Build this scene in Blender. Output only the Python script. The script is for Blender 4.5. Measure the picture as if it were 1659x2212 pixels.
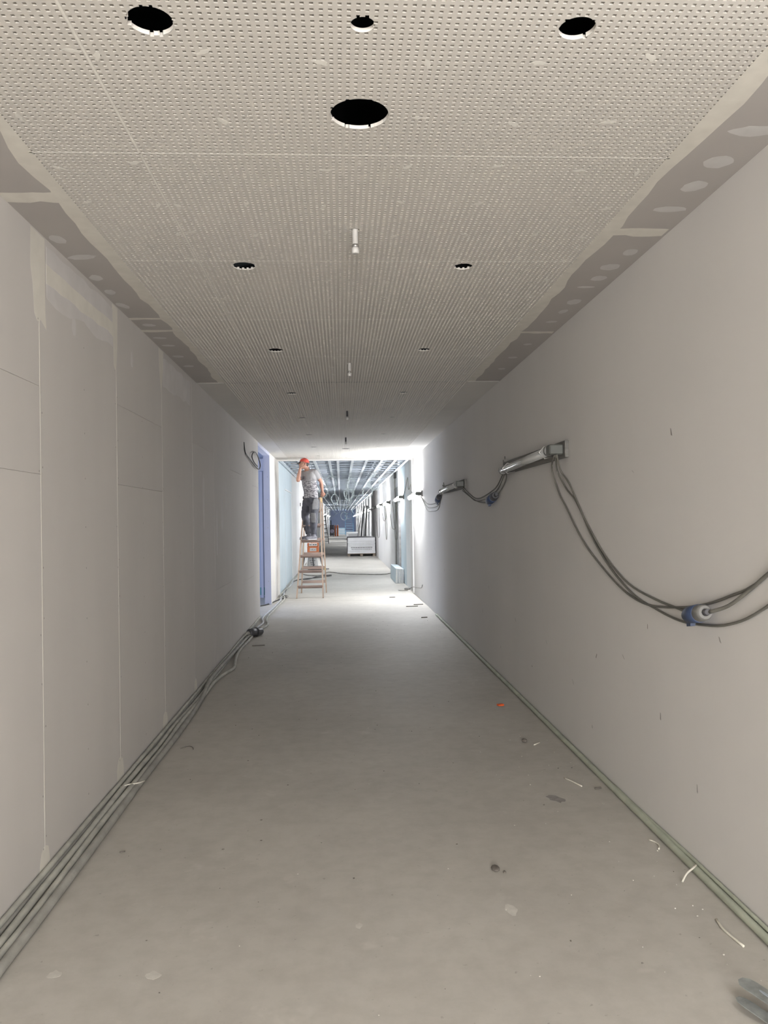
import bpy, math, random
import numpy as np
from mathutils import Vector, Matrix

for o in list(bpy.data.objects):
    bpy.data.objects.remove(o, do_unlink=True)
scene = bpy.context.scene
col = scene.collection
random.seed(11)
PI = math.pi
ORD = ('first', 'second', 'third', 'fourth', 'fifth', 'sixth', 'seventh', 'eighth', 'ninth', 'tenth')

# ------------------------------------------------------------------ camera
EYE = Vector((0.0, 0.0, 1.6135))
YAW, PITCH, ROLL = 0.0551, 0.0108, 0.0159
cam_data = bpy.data.cameras.new('camera')
cam = bpy.data.objects.new('camera', cam_data)
col.objects.link(cam)
fwd = Vector((math.sin(YAW) * math.cos(PITCH), math.cos(YAW) * math.cos(PITCH), math.sin(PITCH)))
rgt = Vector((math.cos(YAW), -math.sin(YAW), 0))
upv = rgt.cross(fwd)
c_, s_ = math.cos(ROLL), math.sin(ROLL)
R2 = rgt * c_ - upv * s_
U2 = rgt * s_ + upv * c_
cam.matrix_world = Matrix(((R2.x, U2.x, -fwd.x, EYE.x), (R2.y, U2.y, -fwd.y, EYE.y),
                           (R2.z, U2.z, -fwd.z, EYE.z), (0, 0, 0, 1)))
cam_data.sensor_fit = 'VERTICAL'
cam_data.sensor_height = 36.0
cam_data.lens = 1697.0 * 36.0 / 2212.0
cam_data.clip_start = 0.05
cam_data.clip_end = 300
scene.camera = cam

# ------------------------------------------------------------------ world, daylight and fill light, exposure
world = bpy.data.worlds.new('world')
scene.world = world
world.use_nodes = True
bg = world.node_tree.nodes['Background']
bg.inputs[0].default_value = (0.75, 0.85, 1.0, 1)
bg.inputs[1].default_value = 0.3

NEAR_LAMP, FAR_LAMP, GLARE_LAMP = 56.0, 116.0, 245.0           # radiance of the lit tubes
NEAR_COL, FAR_COL = (1.0, 0.98, 0.965), (0.96, 0.975, 1.0)


def area_light(name, loc, rot, sx, sy, power, color):
    l = bpy.data.lights.new(name, 'AREA')
    l.shape = 'RECTANGLE'
    l.size, l.size_y, l.energy, l.color = sx, sy, power, color
    o = bpy.data.objects.new(name, l)
    o.location = loc
    o.rotation_euler = rot
    col.objects.link(o)
    return o


# daylight through the window of the side room on the left
area_light('daylight_side_room', (-5.35, 14.6, 1.7), (0, -PI / 2, 0), 1.9, 2.6, 130, (0.72, 0.81, 1.0))
# added fill light behind the viewer; the closing wall there is solid
area_light('fill_behind', (0.1, -6.9, 1.55), (PI / 2, 0, 0), 2.6, 2.5, 980, (1.0, 0.99, 0.985))
area_light('area_corridor_end', (0.1, 103.5, 1.8), (-PI / 2, 0, 0), 2.4, 2.4, 90, (0.6, 0.75, 1.0))  # bluish area light in front of the solid end wall

scene.view_settings.view_transform = 'Standard'
scene.view_settings.look = 'None'
scene.view_settings.exposure = 0.0
scene.view_settings.gamma = 1.0
scene.view_settings.use_curve_mapping = False
scene.cycles.max_bounces = 12
scene.cycles.diffuse_bounces = 8
scene.cycles.transparent_max_bounces = 8
scene.cycles.sample_clamp_indirect = 6.0
scene.cycles.caustics_reflective = False
scene.cycles.caustics_refractive = False
scene.cycles.use_denoising = True
scene.cycles.use_adaptive_sampling = True
scene.cycles.adaptive_threshold = 0.015


# ------------------------------------------------------------------ materials
def new_mat(name):
    m = bpy.data.materials.new(name)
    m.use_nodes = True
    nt = m.node_tree
    return m, nt, nt.nodes['Principled BSDF']


def mat(name, color, rough=0.7, var=0.08, scale=3.0, metal=0.0, bump=0.0, bscale=60.0, tint=None, alpha=1.0, stretch=None):
    """procedural surface: two noises vary the colour, a fine one gives relief"""
    m, nt, b = new_mat(name)
    N, L = nt.nodes, nt.links
    tc = N.new('ShaderNodeTexCoord')
    src = tc.outputs['Object']
    if stretch:
        mp = N.new('ShaderNodeMapping')
        mp.inputs['Scale'].default_value = stretch
        L.new(src, mp.inputs['Vector'])
        src = mp.outputs['Vector']
    n1 = N.new('ShaderNodeTexNoise')
    n1.inputs['Scale'].default_value = scale
    n1.inputs['Detail'].default_value = 5
    L.new(src, n1.inputs['Vector'])
    r = N.new('ShaderNodeValToRGB')
    lo = [max(0, c * (1 - var)) for c in color]
    hi = [min(1, c * (1 + var)) for c in color]
    if tint:
        lo = [a * t for a, t in zip(lo, tint)]
    r.color_ramp.elements[0].position = 0.3
    r.color_ramp.elements[1].position = 0.7
    r.color_ramp.elements[0].color = (*lo, 1)
    r.color_ramp.elements[1].color = (*hi, 1)
    L.new(n1.outputs['Fac'], r.inputs['Fac'])
    L.new(r.outputs['Color'], b.inputs['Base Color'])
    b.inputs['Roughness'].default_value = rough
    b.inputs['Metallic'].default_value = metal
    b.inputs['Alpha'].default_value = alpha
    if bump > 0:
        n2 = N.new('ShaderNodeTexNoise')
        n2.inputs['Scale'].default_value = bscale
        n2.inputs['Detail'].default_value = 3
        L.new(src, n2.inputs['Vector'])
        bp = N.new('ShaderNodeBump')
        bp.inputs['Strength'].default_value = bump
        bp.inputs['Distance'].default_value = 0.004
        L.new(n2.outputs['Fac'], bp.inputs['Height'])
        L.new(bp.outputs['Normal'], b.inputs['Normal'])
    return m


def glow(name, color, strength):
    m, nt, b = new_mat(name)
    b.inputs['Base Color'].default_value = (0.9, 0.9, 0.9, 1)
    b.inputs['Emission Color'].default_value = (*color, 1)
    b.inputs['Emission Strength'].default_value = strength
    return m


def floor_material():
    m, nt, b = new_mat('dusty_screed')
    N, L = nt.nodes, nt.links
    tc = N.new('ShaderNodeTexCoord')

    def noise(scale, detail, rough=0.55):
        n = N.new('ShaderNodeTexNoise')
        n.inputs['Scale'].default_value = scale
        n.inputs['Detail'].default_value = detail
        n.inputs['Roughness'].default_value = rough
        L.new(tc.outputs['Object'], n.inputs['Vector'])
        return n

    def ramp(src, p0, c0, p1, c1):
        r = N.new('ShaderNodeValToRGB')
        r.color_ramp.elements[0].position, r.color_ramp.elements[1].position = p0, p1
        r.color_ramp.elements[0].color, r.color_ramp.elements[1].color = (*c0, 1), (*c1, 1)
        L.new(src, r.inputs['Fac'])
        return r

    def mul(a, c, fac):
        x = N.new('ShaderNodeMix')
        x.data_type = 'RGBA'
        x.blend_type = 'MULTIPLY'
        x.inputs['Factor'].default_value = fac
        L.new(a, x.inputs['A'])
        L.new(c, x.inputs['B'])
        return x.outputs['Result']
    base = ramp(noise(0.9, 6).outputs['Fac'], 0.3, (0.41, 0.392, 0.355), 0.72, (0.485, 0.466, 0.425))
    mott = ramp(noise(9, 6, 0.65).outputs['Fac'], 0.34, (0.88, 0.87, 0.86), 0.6, (1, 1, 1))
    spots = ramp(noise(34, 2).outputs['Fac'], 0.23, (0.55, 0.52, 0.5), 0.31, (1, 1, 1))
    pale = noise(2.6, 4, 0.7)
    c = mul(base.outputs['Color'], mott.outputs['Color'], 0.8)
    c = mul(c, spots.outputs['Color'], 0.55)
    x = N.new('ShaderNodeMix')
    x.data_type = 'RGBA'
    pr = ramp(pale.outputs['Fac'], 0.62, (0, 0, 0), 0.74, (0.5, 0.5, 0.5))
    L.new(pr.outputs['Color'], x.inputs['Factor'])
    L.new(c, x.inputs['A'])
    x.inputs['B'].default_value = (0.58, 0.56, 0.515, 1)
    L.new(x.outputs['Result'], b.inputs['Base Color'])
    b.inputs['Roughness'].default_value = 0.62
    bp = N.new('ShaderNodeBump')
    bp.inputs['Strength'].default_value = 0.12
    bp.inputs['Distance'].default_value = 0.003
    L.new(noise(70, 4).outputs['Fac'], bp.inputs['Height'])
    L.new(bp.outputs['Normal'], b.inputs['Normal'])
    return m


def shirt_material():
    m, nt, b = new_mat('printed_shirt_cloth')
    N, L = nt.nodes, nt.links
    tc = N.new('ShaderNodeTexCoord')
    mp = N.new('ShaderNodeMapping')
    mp.inputs['Rotation'].default_value = (0, math.radians(-28), 0)
    mp.inputs['Scale'].default_value = (13, 13, 44)
    L.new(tc.outputs['Object'], mp.inputs['Vector'])
    n = N.new('ShaderNodeTexNoise')
    n.inputs['Scale'].default_value = 1.5
    n.inputs['Detail'].default_value = 3
    L.new(mp.outputs['Vector'], n.inputs['Vector'])
    r = N.new('ShaderNodeValToRGB')
    r.color_ramp.elements[0].position, r.color_ramp.elements[1].position = 0.42, 0.56
    r.color_ramp.elements[0].color = (0.075, 0.07, 0.085, 1)
    r.color_ramp.elements[1].color = (0.34, 0.33, 0.34, 1)
    L.new(n.outputs['Fac'], r.inputs['Fac'])
    sp = N.new('ShaderNodeSeparateXYZ')
    L.new(tc.outputs['Object'], sp.inputs['Vector'])
    mr = N.new('ShaderNodeMapRange')
    mr.inputs['From Min'].default_value = 2.56
    mr.inputs['From Max'].default_value = 2.42
    L.new(sp.outputs['Z'], mr.inputs['Value'])
    x = N.new('ShaderNodeMix')
    x.data_type = 'RGBA'
    L.new(mr.outputs['Result'], x.inputs['Factor'])
    x.inputs['A'].default_value = (0.27, 0.265, 0.27, 1)
    L.new(r.outputs['Color'], x.inputs['B'])
    L.new(x.outputs['Result'], b.inputs['Base Color'])
    b.inputs['Roughness'].default_value = 0.9
    return m


M = {}
M['floor'] = floor_material()
M['perf'] = mat('perforated_board_face', (0.555, 0.53, 0.49), 0.8, 0.03, 1.2)
M['fleece'] = mat('grey_acoustic_fleece', (0.13, 0.127, 0.12), 0.95, 0.1, 40)
M['cutedge'] = mat('gypsum_cut_edge', (0.68, 0.655, 0.60), 0.95, 0.06, 50, bump=0.3)
M['barepaper'] = mat('bare_board_paper', (0.40, 0.375, 0.355), 0.85, 0.05, 1.5)
M['edge_fin'] = mat('finished_edge_board', (0.585, 0.565, 0.535), 0.8, 0.04, 1.5)
M['filler'] = mat('cream_joint_filler', (0.635, 0.61, 0.55), 0.9, 0.05, 14)
M['dab'] = mat('pale_filler_dab', (0.69, 0.67, 0.62), 0.9, 0.05, 14)
M['filler2'] = mat('grey_filler_smear', (0.53, 0.52, 0.505), 0.9, 0.05, 14)
M['wallboard'] = mat('plasterboard_paper', (0.575, 0.552, 0.53), 0.8, 0.045, 1.1, stretch=(1, 1, 0.35))
M['wallfill'] = mat('wall_filler', (0.70, 0.675, 0.615), 0.9, 0.05, 9)
M['wallsmear'] = mat('wall_filler_smear', (0.625, 0.605, 0.595), 0.85, 0.06, 6)
M['whitewall'] = mat('skimmed_wall', (0.64, 0.625, 0.605), 0.78, 0.035, 0.9, stretch=(1, 1, 0.5))
M['white'] = mat('white_board', (0.78, 0.78, 0.78), 0.8, 0.05, 1.4, stretch=(1, 1, 0.25))
M['blueboard'] = mat('pale_blue_board', (0.60, 0.68, 0.725), 0.8, 0.05, 2, stretch=(1, 1, 0.4))
M['bluegrey'] = mat('blue_grey_board', (0.52, 0.54, 0.66), 0.85, 0.05, 2)
M['roomwall'] = mat('side_room_wall', (0.40, 0.45, 0.58), 0.85, 0.05, 1)
M['teal'] = mat('teal_strip', (0.10, 0.30, 0.34), 0.8, 0.1, 4)
M['dark'] = mat('dark_gap', (0.05, 0.05, 0.055), 0.95, 0.2, 5)
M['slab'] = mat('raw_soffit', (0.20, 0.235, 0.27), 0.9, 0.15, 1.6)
M['backing'] = mat('wall_core', (0.30, 0.29, 0.28), 0.9, 0.1, 3)
M['concrete'] = mat('raw_concrete', (0.36, 0.355, 0.35), 0.9, 0.2, 8, bump=0.4)
M['zinc'] = mat('galvanised_steel', (0.70, 0.74, 0.78), 0.45, 0.08, 12, metal=0.35)
M['zinc_dark'] = mat('dull_galvanised_steel', (0.36, 0.40, 0.45), 0.5, 0.15, 6, metal=0.3)
M['scrapsteel'] = mat('dusty_galvanised_scrap', (0.27, 0.285, 0.275), 0.55, 0.25, 22, metal=0.35, bump=0.4, bscale=40)
M['duct'] = mat('duct_sheet', (0.42, 0.46, 0.52), 0.45, 0.1, 4, metal=0.3)
M['greycable'] = mat('dusty_grey_cable', (0.31, 0.305, 0.28), 0.75, 0.2, 9, bump=0.2, bscale=120)
M['greycable2'] = mat('dusty_pale_cable', (0.40, 0.40, 0.36), 0.75, 0.2, 9, bump=0.2, bscale=120)
M['greencable'] = mat('grey_green_cable', (0.38, 0.405, 0.325), 0.7, 0.15, 7, bump=0.15, bscale=120)
M['paleblue_cable'] = mat('pale_grey_cable', (0.48, 0.50, 0.52), 0.7, 0.12, 7)
M['lampcable'] = mat('olive_grey_cable', (0.135, 0.13, 0.112), 0.6, 0.15, 10)
M['blackcable'] = mat('black_cable', (0.02, 0.02, 0.022), 0.55, 0.3, 10)
M['whitecable'] = mat('white_cable', (0.42, 0.475, 0.475), 0.6, 0.08, 10)
M['blueplastic'] = mat('blue_plug_plastic', (0.034, 0.052, 0.105), 0.45, 0.12, 20)
M['greyplastic'] = mat('pale_grey_plastic', (0.16, 0.157, 0.147), 0.5, 0.08, 20)
M['boxplastic'] = mat('grey_green_plastic', (0.09, 0.095, 0.085), 0.5, 0.1, 20)
M['darkplastic'] = mat('dark_plastic', (0.05, 0.05, 0.055), 0.5, 0.2, 20)
M['plank'] = mat('grey_weathered_plank', (0.165, 0.16, 0.148), 0.8, 0.25, 5, stretch=(1, 0.2, 6))
M['tube_off'] = mat('clear_tube', (0.62, 0.62, 0.60), 0.12, 0.03, 8, alpha=0.45)
M['strip_off'] = mat('unlit_strip', (0.78, 0.77, 0.73), 0.5, 0.03, 8)
M['metalclip'] = mat('steel_clip', (0.35, 0.34, 0.32), 0.4, 0.1, 20, metal=0.7)
M['wood'] = mat('pale_ladder_wood', (0.38, 0.29, 0.225), 0.65, 0.2, 8, stretch=(1, 1, 0.15))
M['wood_tread'] = mat('worn_tread_wood', (0.25, 0.185, 0.16), 0.7, 0.25, 8, stretch=(0.3, 1, 1))
M['hinge'] = mat('brass_hinge', (0.45, 0.34, 0.14), 0.4, 0.2, 20, metal=0.7)
M['skin'] = mat('skin', (0.38, 0.205, 0.15), 0.6, 0.08, 12)
M['shirt'] = shirt_material()
M['sleeve'] = M['shirt']
M['trousers'] = mat('dark_work_trousers', (0.055, 0.057, 0.07), 0.85, 0.3, 9, bump=0.5, bscale=18)
M['pocket'] = mat('grey_cordura', (0.13, 0.13, 0.135), 0.85, 0.2, 14)
M['shoe'] = mat('grey_work_shoe', (0.13, 0.13, 0.15), 0.75, 0.3, 30)
M['sole'] = mat('pale_sole', (0.42, 0.42, 0.43), 0.8, 0.1, 20)
M['redcap'] = mat('red_cap_cloth', (0.50, 0.075, 0.055), 0.85, 0.15, 20)
M['print'] = mat('dark_print', (0.05, 0.045, 0.06), 0.8, 0.1, 20)
M['greyprint'] = mat('grey_print', (0.26, 0.26, 0.27), 0.8, 0.1, 20)
M['hair'] = mat('dark_hair', (0.035, 0.028, 0.025), 0.8, 0.3, 40)
M['orange'] = mat('orange_case_plastic', (0.55, 0.16, 0.055), 0.5, 0.1, 10)
M['orangechip'] = mat('orange_chip', (0.62, 0.10, 0.02), 0.5, 0.1, 30)
M['whitelabel'] = mat('white_label', (0.80, 0.80, 0.78), 0.7, 0.03, 20)
M['film'] = mat('white_wrapping_film', (0.90, 0.905, 0.92), 0.45, 0.05, 4)
M['pallet'] = mat('pallet_wood', (0.30, 0.25, 0.20), 0.8, 0.25, 8)
M['boardcore'] = mat('board_edge', (0.64, 0.64, 0.63), 0.9, 0.06, 12)
M['crumb'] = mat('plaster_crumb', (0.68, 0.655, 0.60), 0.9, 0.08, 40)
M['splash'] = mat('pale_dried_filler', (0.52, 0.503, 0.46), 0.9, 0.08, 30)
M['darkcrumb'] = mat('dark_dirt', (0.13, 0.115, 0.10), 0.9, 0.2, 40)
M['shaving'] = mat('pale_cable_shaving', (0.60, 0.575, 0.50), 0.8, 0.08, 30)
M['scuff'] = mat('grey_scuff', (0.27, 0.255, 0.24), 0.9, 0.2, 30)
M['machine'] = mat('dark_machine_paint', (0.11, 0.10, 0.115), 0.6, 0.2, 9)
M['lilac'] = mat('lilac_drum', (0.42, 0.38, 0.50), 0.5, 0.1, 9)
M['bluepaint'] = mat('blue_steel_paint', (0.20, 0.40, 0.62), 0.5, 0.1, 9)
M['lightblue'] = mat('light_blue_sheet', (0.38, 0.58, 0.72), 0.7, 0.1, 5)
M['sack'] = mat('white_sack_paper', (0.70, 0.70, 0.70), 0.8, 0.08, 14)
M['pipe'] = mat('white_painted_pipe', (0.47, 0.46, 0.44), 0.4, 0.05, 14)
M['lit_near'] = glow('lit_tube_warm', NEAR_COL, NEAR_LAMP)
M['lit_far'] = glow('lit_tube_cold', FAR_COL, FAR_LAMP)
M['lit_glare'] = glow('lit_tube_glaring', FAR_COL, GLARE_LAMP)
M['glass'] = mat('window_glass', (0.7, 0.8, 0.85), 0.05, 0.02, 3, alpha=0.25)


# ------------------------------------------------------------------ mesh helpers
class MB:
    """collects shapes into one mesh"""

    def __init__(self):
        self.v, self.f, self.s, self.mi = [], [], [], []

    def add(self, verts, faces, smooth=False, mi=0):
        n = len(self.v)
        self.v += [tuple(p) for p in verts]
        self.f += [tuple(i + n for i in f) for f in faces]
        self.s += [smooth] * len(faces)
        self.mi += [mi] * len(faces)
        return self

    def box(self, a, b, mi=0, mtx=None, bev=0.0):
        (x0, y0, z0), (x1, y1, z1) = a, b
        if bev > 0:
            # chamfered box: inset faces joined by chamfers
            vs = []
            for sx in (0, 1):
                for sy in (0, 1):
                    for sz in (0, 1):
                        X, Y, Z = (x0, x1)[sx], (y0, y1)[sy], (z0, z1)[sz]
                        dx, dy, dz = (bev, -bev)[sx], (bev, -bev)[sy], (bev, -bev)[sz]
                        vs += [(X, Y + dy, Z + dz), (X + dx, Y, Z + dz), (X + dx, Y + dy, Z)]
            k = lambda sx, sy, sz, t: (sx * 4 + sy * 2 + sz) * 3 + t
            fs = []
            for s in (0, 1):
                fs.append((k(s, 0, 0, 0), k(s, 1, 0, 0), k(s, 1, 1, 0), k(s, 0, 1, 0)))
                fs.append((k(0, s, 0, 1), k(1, s, 0, 1), k(1, s, 1, 1), k(0, s, 1, 1)))
                fs.append((k(0, 0, s, 2), k(1, 0, s, 2), k(1, 1, s, 2), k(0, 1, s, 2)))
            for p in (0, 1):
                for q in (0, 1):
                    fs.append((k(p, q, 0, 0), k(p, q, 1, 0), k(p, q, 1, 1), k(p, q, 0, 1)))
                    fs.append((k(p, 0, q, 0), k(p, 1, q, 0), k(p, 1, q, 2), k(p, 0, q, 2)))
                    fs.append((k(0, p, q, 1), k(1, p, q, 1), k(1, p, q, 2), k(0, p, q, 2)))
                    for r in (0, 1):
                        fs.append((k(p, q, r, 0), k(p, q, r, 1), k(p, q, r, 2)))
            fs = list(dict.fromkeys(fs))
        else:
            vs = [(x0, y0, z0), (x1, y0, z0), (x1, y1, z0), (x0, y1, z0), (x0, y0, z1), (x1, y0, z1), (x1, y1, z1), (x0, y1, z1)]
            fs = [(0, 3, 2, 1), (4, 5, 6, 7), (0, 1, 5, 4), (1, 2, 6, 5), (2, 3, 7, 6), (3, 0, 4, 7)]
        if mtx is not None:
            vs = [mtx @ Vector(p) for p in vs]
        return self.add(vs, fs, False, mi)

    def beam(self, p, q, w, d, up=(0, 0, 1), mi=0):
        """square bar from p to q: w across, d along 'up'"""
        p, q = Vector(p), Vector(q)
        t = (q - p).normalized()
        u = Vector(up)
        a = t.cross(u)
        if a.length < 1e-5:
            a = t.cross(Vector((1, 0, 0)))
        a.normalize()
        b = a.cross(t)
        a, b = a * w / 2, b * d / 2
        vs = [p - a - b, p + a - b, p + a + b, p - a + b, q - a - b, q + a - b, q + a + b, q - a + b]
        return self.add(vs, [(0, 3, 2, 1), (4, 5, 6, 7), (0, 1, 5, 4), (1, 2, 6, 5), (2, 3, 7, 6), (3, 0, 4, 7)], False, mi)

    def tube(self, pts, r, n=8, mi=0, caps=True):
        pts = [Vector(p) for p in pts]
        rs = r if isinstance(r, (list, tuple)) else [r] * len(pts)
        up = Vector((0, 0, 1))
        if abs((pts[-1] - pts[0]).normalized().z) > 0.9:
            up = Vector((0, 1, 0))
        vs, fs = [], []
        a_prev = None
        for i, p in enumerate(pts):
            t = (pts[min(i + 1, len(pts) - 1)] - pts[max(i - 1, 0)])
            if t.length < 1e-9:
                t = Vector((0, 0, 1))
            t.normalize()
            if a_prev is None:
                a = t.cross(up)
                if a.length < 1e-4:
                    a = t.cross(Vector((1, 0, 0)))
            else:
                a = a_prev - t * a_prev.dot(t)
            a.normalize()
            a_prev = a
            b = t.cross(a)
            for k in range(n):
                w = 2 * PI * k / n
                vs.append(p + a * (math.cos(w) * rs[i]) + b * (math.sin(w) * rs[i]))
        for i in range(len(pts) - 1):
            for k in range(n):
                k2 = (k + 1) % n
                fs.append((i * n + k, i * n + k2, (i + 1) * n + k2, (i + 1) * n + k))
        self.add(vs, fs, True, mi)
        if caps:
            m = len(self.v) - len(vs)
            self.f += [tuple(m + k for k in range(n))[::-1], tuple(m + (len(pts) - 1) * n + k for k in range(n))]
            self.s += [False, False]
            self.mi += [mi, mi]
        return self

    def loft(self, rings, n=14, mi=0):
        """closed body through elliptical rings (centre, axis a, axis b)"""
        vs, fs = [], []
        for c, a, b in rings:
            c, a, b = Vector(c), Vector(a), Vector(b)
            for k in range(n):
                w = 2 * PI * k / n
                vs.append(c + a * math.cos(w) + b * math.sin(w))
        for i in range(len(rings) - 1):
            for k in range(n):
                k2 = (k + 1) % n
                fs.append((i * n + k, i * n + k2, (i + 1) * n + k2, (i + 1) * n + k))
        fs.append(tuple(range(n))[::-1])
        fs.append(tuple((len(rings) - 1) * n + k for k in range(n)))
        return self.add(vs, fs, True, mi)

    def ball(self, c, rx, ry, rz, n=14, m=9, rot=None, mi=0):
        c = Vector(c)
        vs, fs = [], []
        for i in range(m + 1):
            th = PI * i / m
            for k in range(n):
                w = 2 * PI * k / n
                q = Vector((rx * math.sin(th) * math.cos(w), ry * math.sin(th) * math.sin(w), rz * math.cos(th)))
                if rot is not None:
                    q = rot @ q
                vs.append(c + q)
        for i in range(m):
            for k in range(n):
                k2 = (k + 1) % n
                fs.append((i * n + k, (i + 1) * n + k, (i + 1) * n + k2, i * n + k2))
        return self.add(vs, fs, True, mi)

    def mesh(self, name, mats):
        me = bpy.data.meshes.new(name)
        me.from_pydata(self.v, [], self.f)
        for m in (mats if isinstance(mats, (list, tuple)) else [mats]):
            me.materials.append(m)
        me.polygons.foreach_set('use_smooth', self.s)
        me.polygons.foreach_set('material_index', self.mi)
        me.update()
        return me

    def build(self, name, mats, parent=None, loc=None):
        return place(self.mesh(name, mats), name, parent, loc)


def place(me, name, parent=None, loc=None, rot=None):
    o = bpy.data.objects.new(name, me)
    col.objects.link(o)
    if parent is not None:
        o.parent = parent
    if loc is not None:
        o.location = loc
    if rot is not None:
        o.rotation_euler = rot
    return o


def tag(o, label=None, cat=None, group=None, kind=None):
    if label:
        o['label'] = label
    if cat:
        o['category'] = cat
    if group:
        o['group'] = group
    if kind:
        o['kind'] = kind
    return o


def empty(name, loc=(0, 0, 0), rz=0.0):
    o = bpy.data.objects.new(name, None)
    o.empty_display_size = 0.1
    o.location = loc
    o.rotation_euler = (0, 0, rz)
    col.objects.link(o)
    return o


def structure(o, label=None):
    o['kind'] = 'structure'
    if label:
        o['label'] = label
    return o


def spline(pts, sub=6):
    """Catmull-Rom through the points"""
    P = [Vector(p) for p in pts]
    P = [P[0] * 2 - P[1]] + P + [P[-1] * 2 - P[-2]]
    out = []
    for i in range(1, len(P) - 2):
        a, b, c, d = P[i - 1], P[i], P[i + 1], P[i + 2]
        for k in range(sub):
            t = k / sub
            out.append(0.5 * ((2 * b) + (c - a) * t + (2 * a - 5 * b + 4 * c - d) * t * t + (3 * b - a - 3 * c + d) * t ** 3))
    out.append(P[-2])
    return out


def blob(mb, cx, cy, w, h, axis='z', level=0.0, thick=0.0006, ragged=0.12, n=18, seed=0, ang=0.0, sq=2.0):
    """thin flat ragged patch; axis is the normal it lies against, level the plane, thick its signed height"""
    rnd = random.Random(seed)
    pts = []
    for k in range(n):
        t = 2 * PI * k / n
        cs, sn = math.cos(t), math.sin(t)
        rr = (abs(cs) ** sq + abs(sn) ** sq) ** (-1 / sq) * (1 + rnd.uniform(-ragged, ragged))
        u, v = cs * rr * w / 2, sn * rr * h / 2
        pts.append((cx + u * math.cos(ang) - v * math.sin(ang), cy + u * math.sin(ang) + v * math.cos(ang)))
    poly(mb, pts, axis, level, thick)


def poly(mb, pts, axis, level, thick):
    n = len(pts)

    def to3(p, lv):
        if axis == 'z':
            return (p[0], p[1], lv)
        return (lv, p[0], p[1])
    vs = [to3(p, level) for p in pts] + [to3(p, level + thick) for p in pts]
    fs = [tuple(range(n)), tuple(range(n, 2 * n))] + [(i, (i + 1) % n, n + (i + 1) % n, n + i) for i in range(n)]
    mb.add(vs, fs)


def ragged_band(mb, y0, y1, a, b, level, thick, seed, amp=0.012, step=0.12, axis='z', along='y', rag_a=False):
    """long strip from y0 to y1 whose far edge (and near edge if rag_a) wanders"""
    rnd = random.Random(seed)
    n = max(2, int((y1 - y0) / step))
    ys = [y0 + (y1 - y0) * i / n for i in range(n + 1)]
    e1, e2 = [], []
    d = 0
    for y in ys:
        d = 0.5 * d + rnd.uniform(-amp, amp)
        e1.append((a + (rnd.uniform(-amp, amp) * 0.5 if rag_a else 0), y))
        e2.append((b + d, y))
    for i in range(n):
        q = [e1[i], e2[i], e2[i + 1], e1[i + 1]]
        if along == 'x':
            q = [(p[1], p[0]) for p in q]
        poly(mb, q, axis, level, thick)


# dimensions of the corridor
H, XL, XR = 2.983, -1.385, 1.601
J0, GAP0, GAP1, CEND = 2.9307, 7.731, 7.752, 17.352
SLAB = 3.75
BACK, FAR = -7.2, 104.0
DOOR0, DOOR1 = 13.40, 15.55

# ------------------------------------------------------------------ floor
fl = structure(MB().box((-5.8, BACK - 0.2, -0.2), (2.4, FAR + 0.2, 0.0)).build('floor', M['floor']),
               'dusty pale grey screed floor of the corridor')
mb = MB()
mb.beam((-1.36, 16.33, 0.0002), (1.59, 15.70, 0.0002), 0.012, 0.0012)
mb.beam((-1.36, 16.95, 0.0002), (1.59, 16.9, 0.0002), 0.006, 0.0012)
mb.build('floor_joint', M['scuff'], fl)

# ------------------------------------------------------------------ perforated ceiling
CELL, HOLE, TH = 0.025, 0.0112, 0.0125


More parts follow.
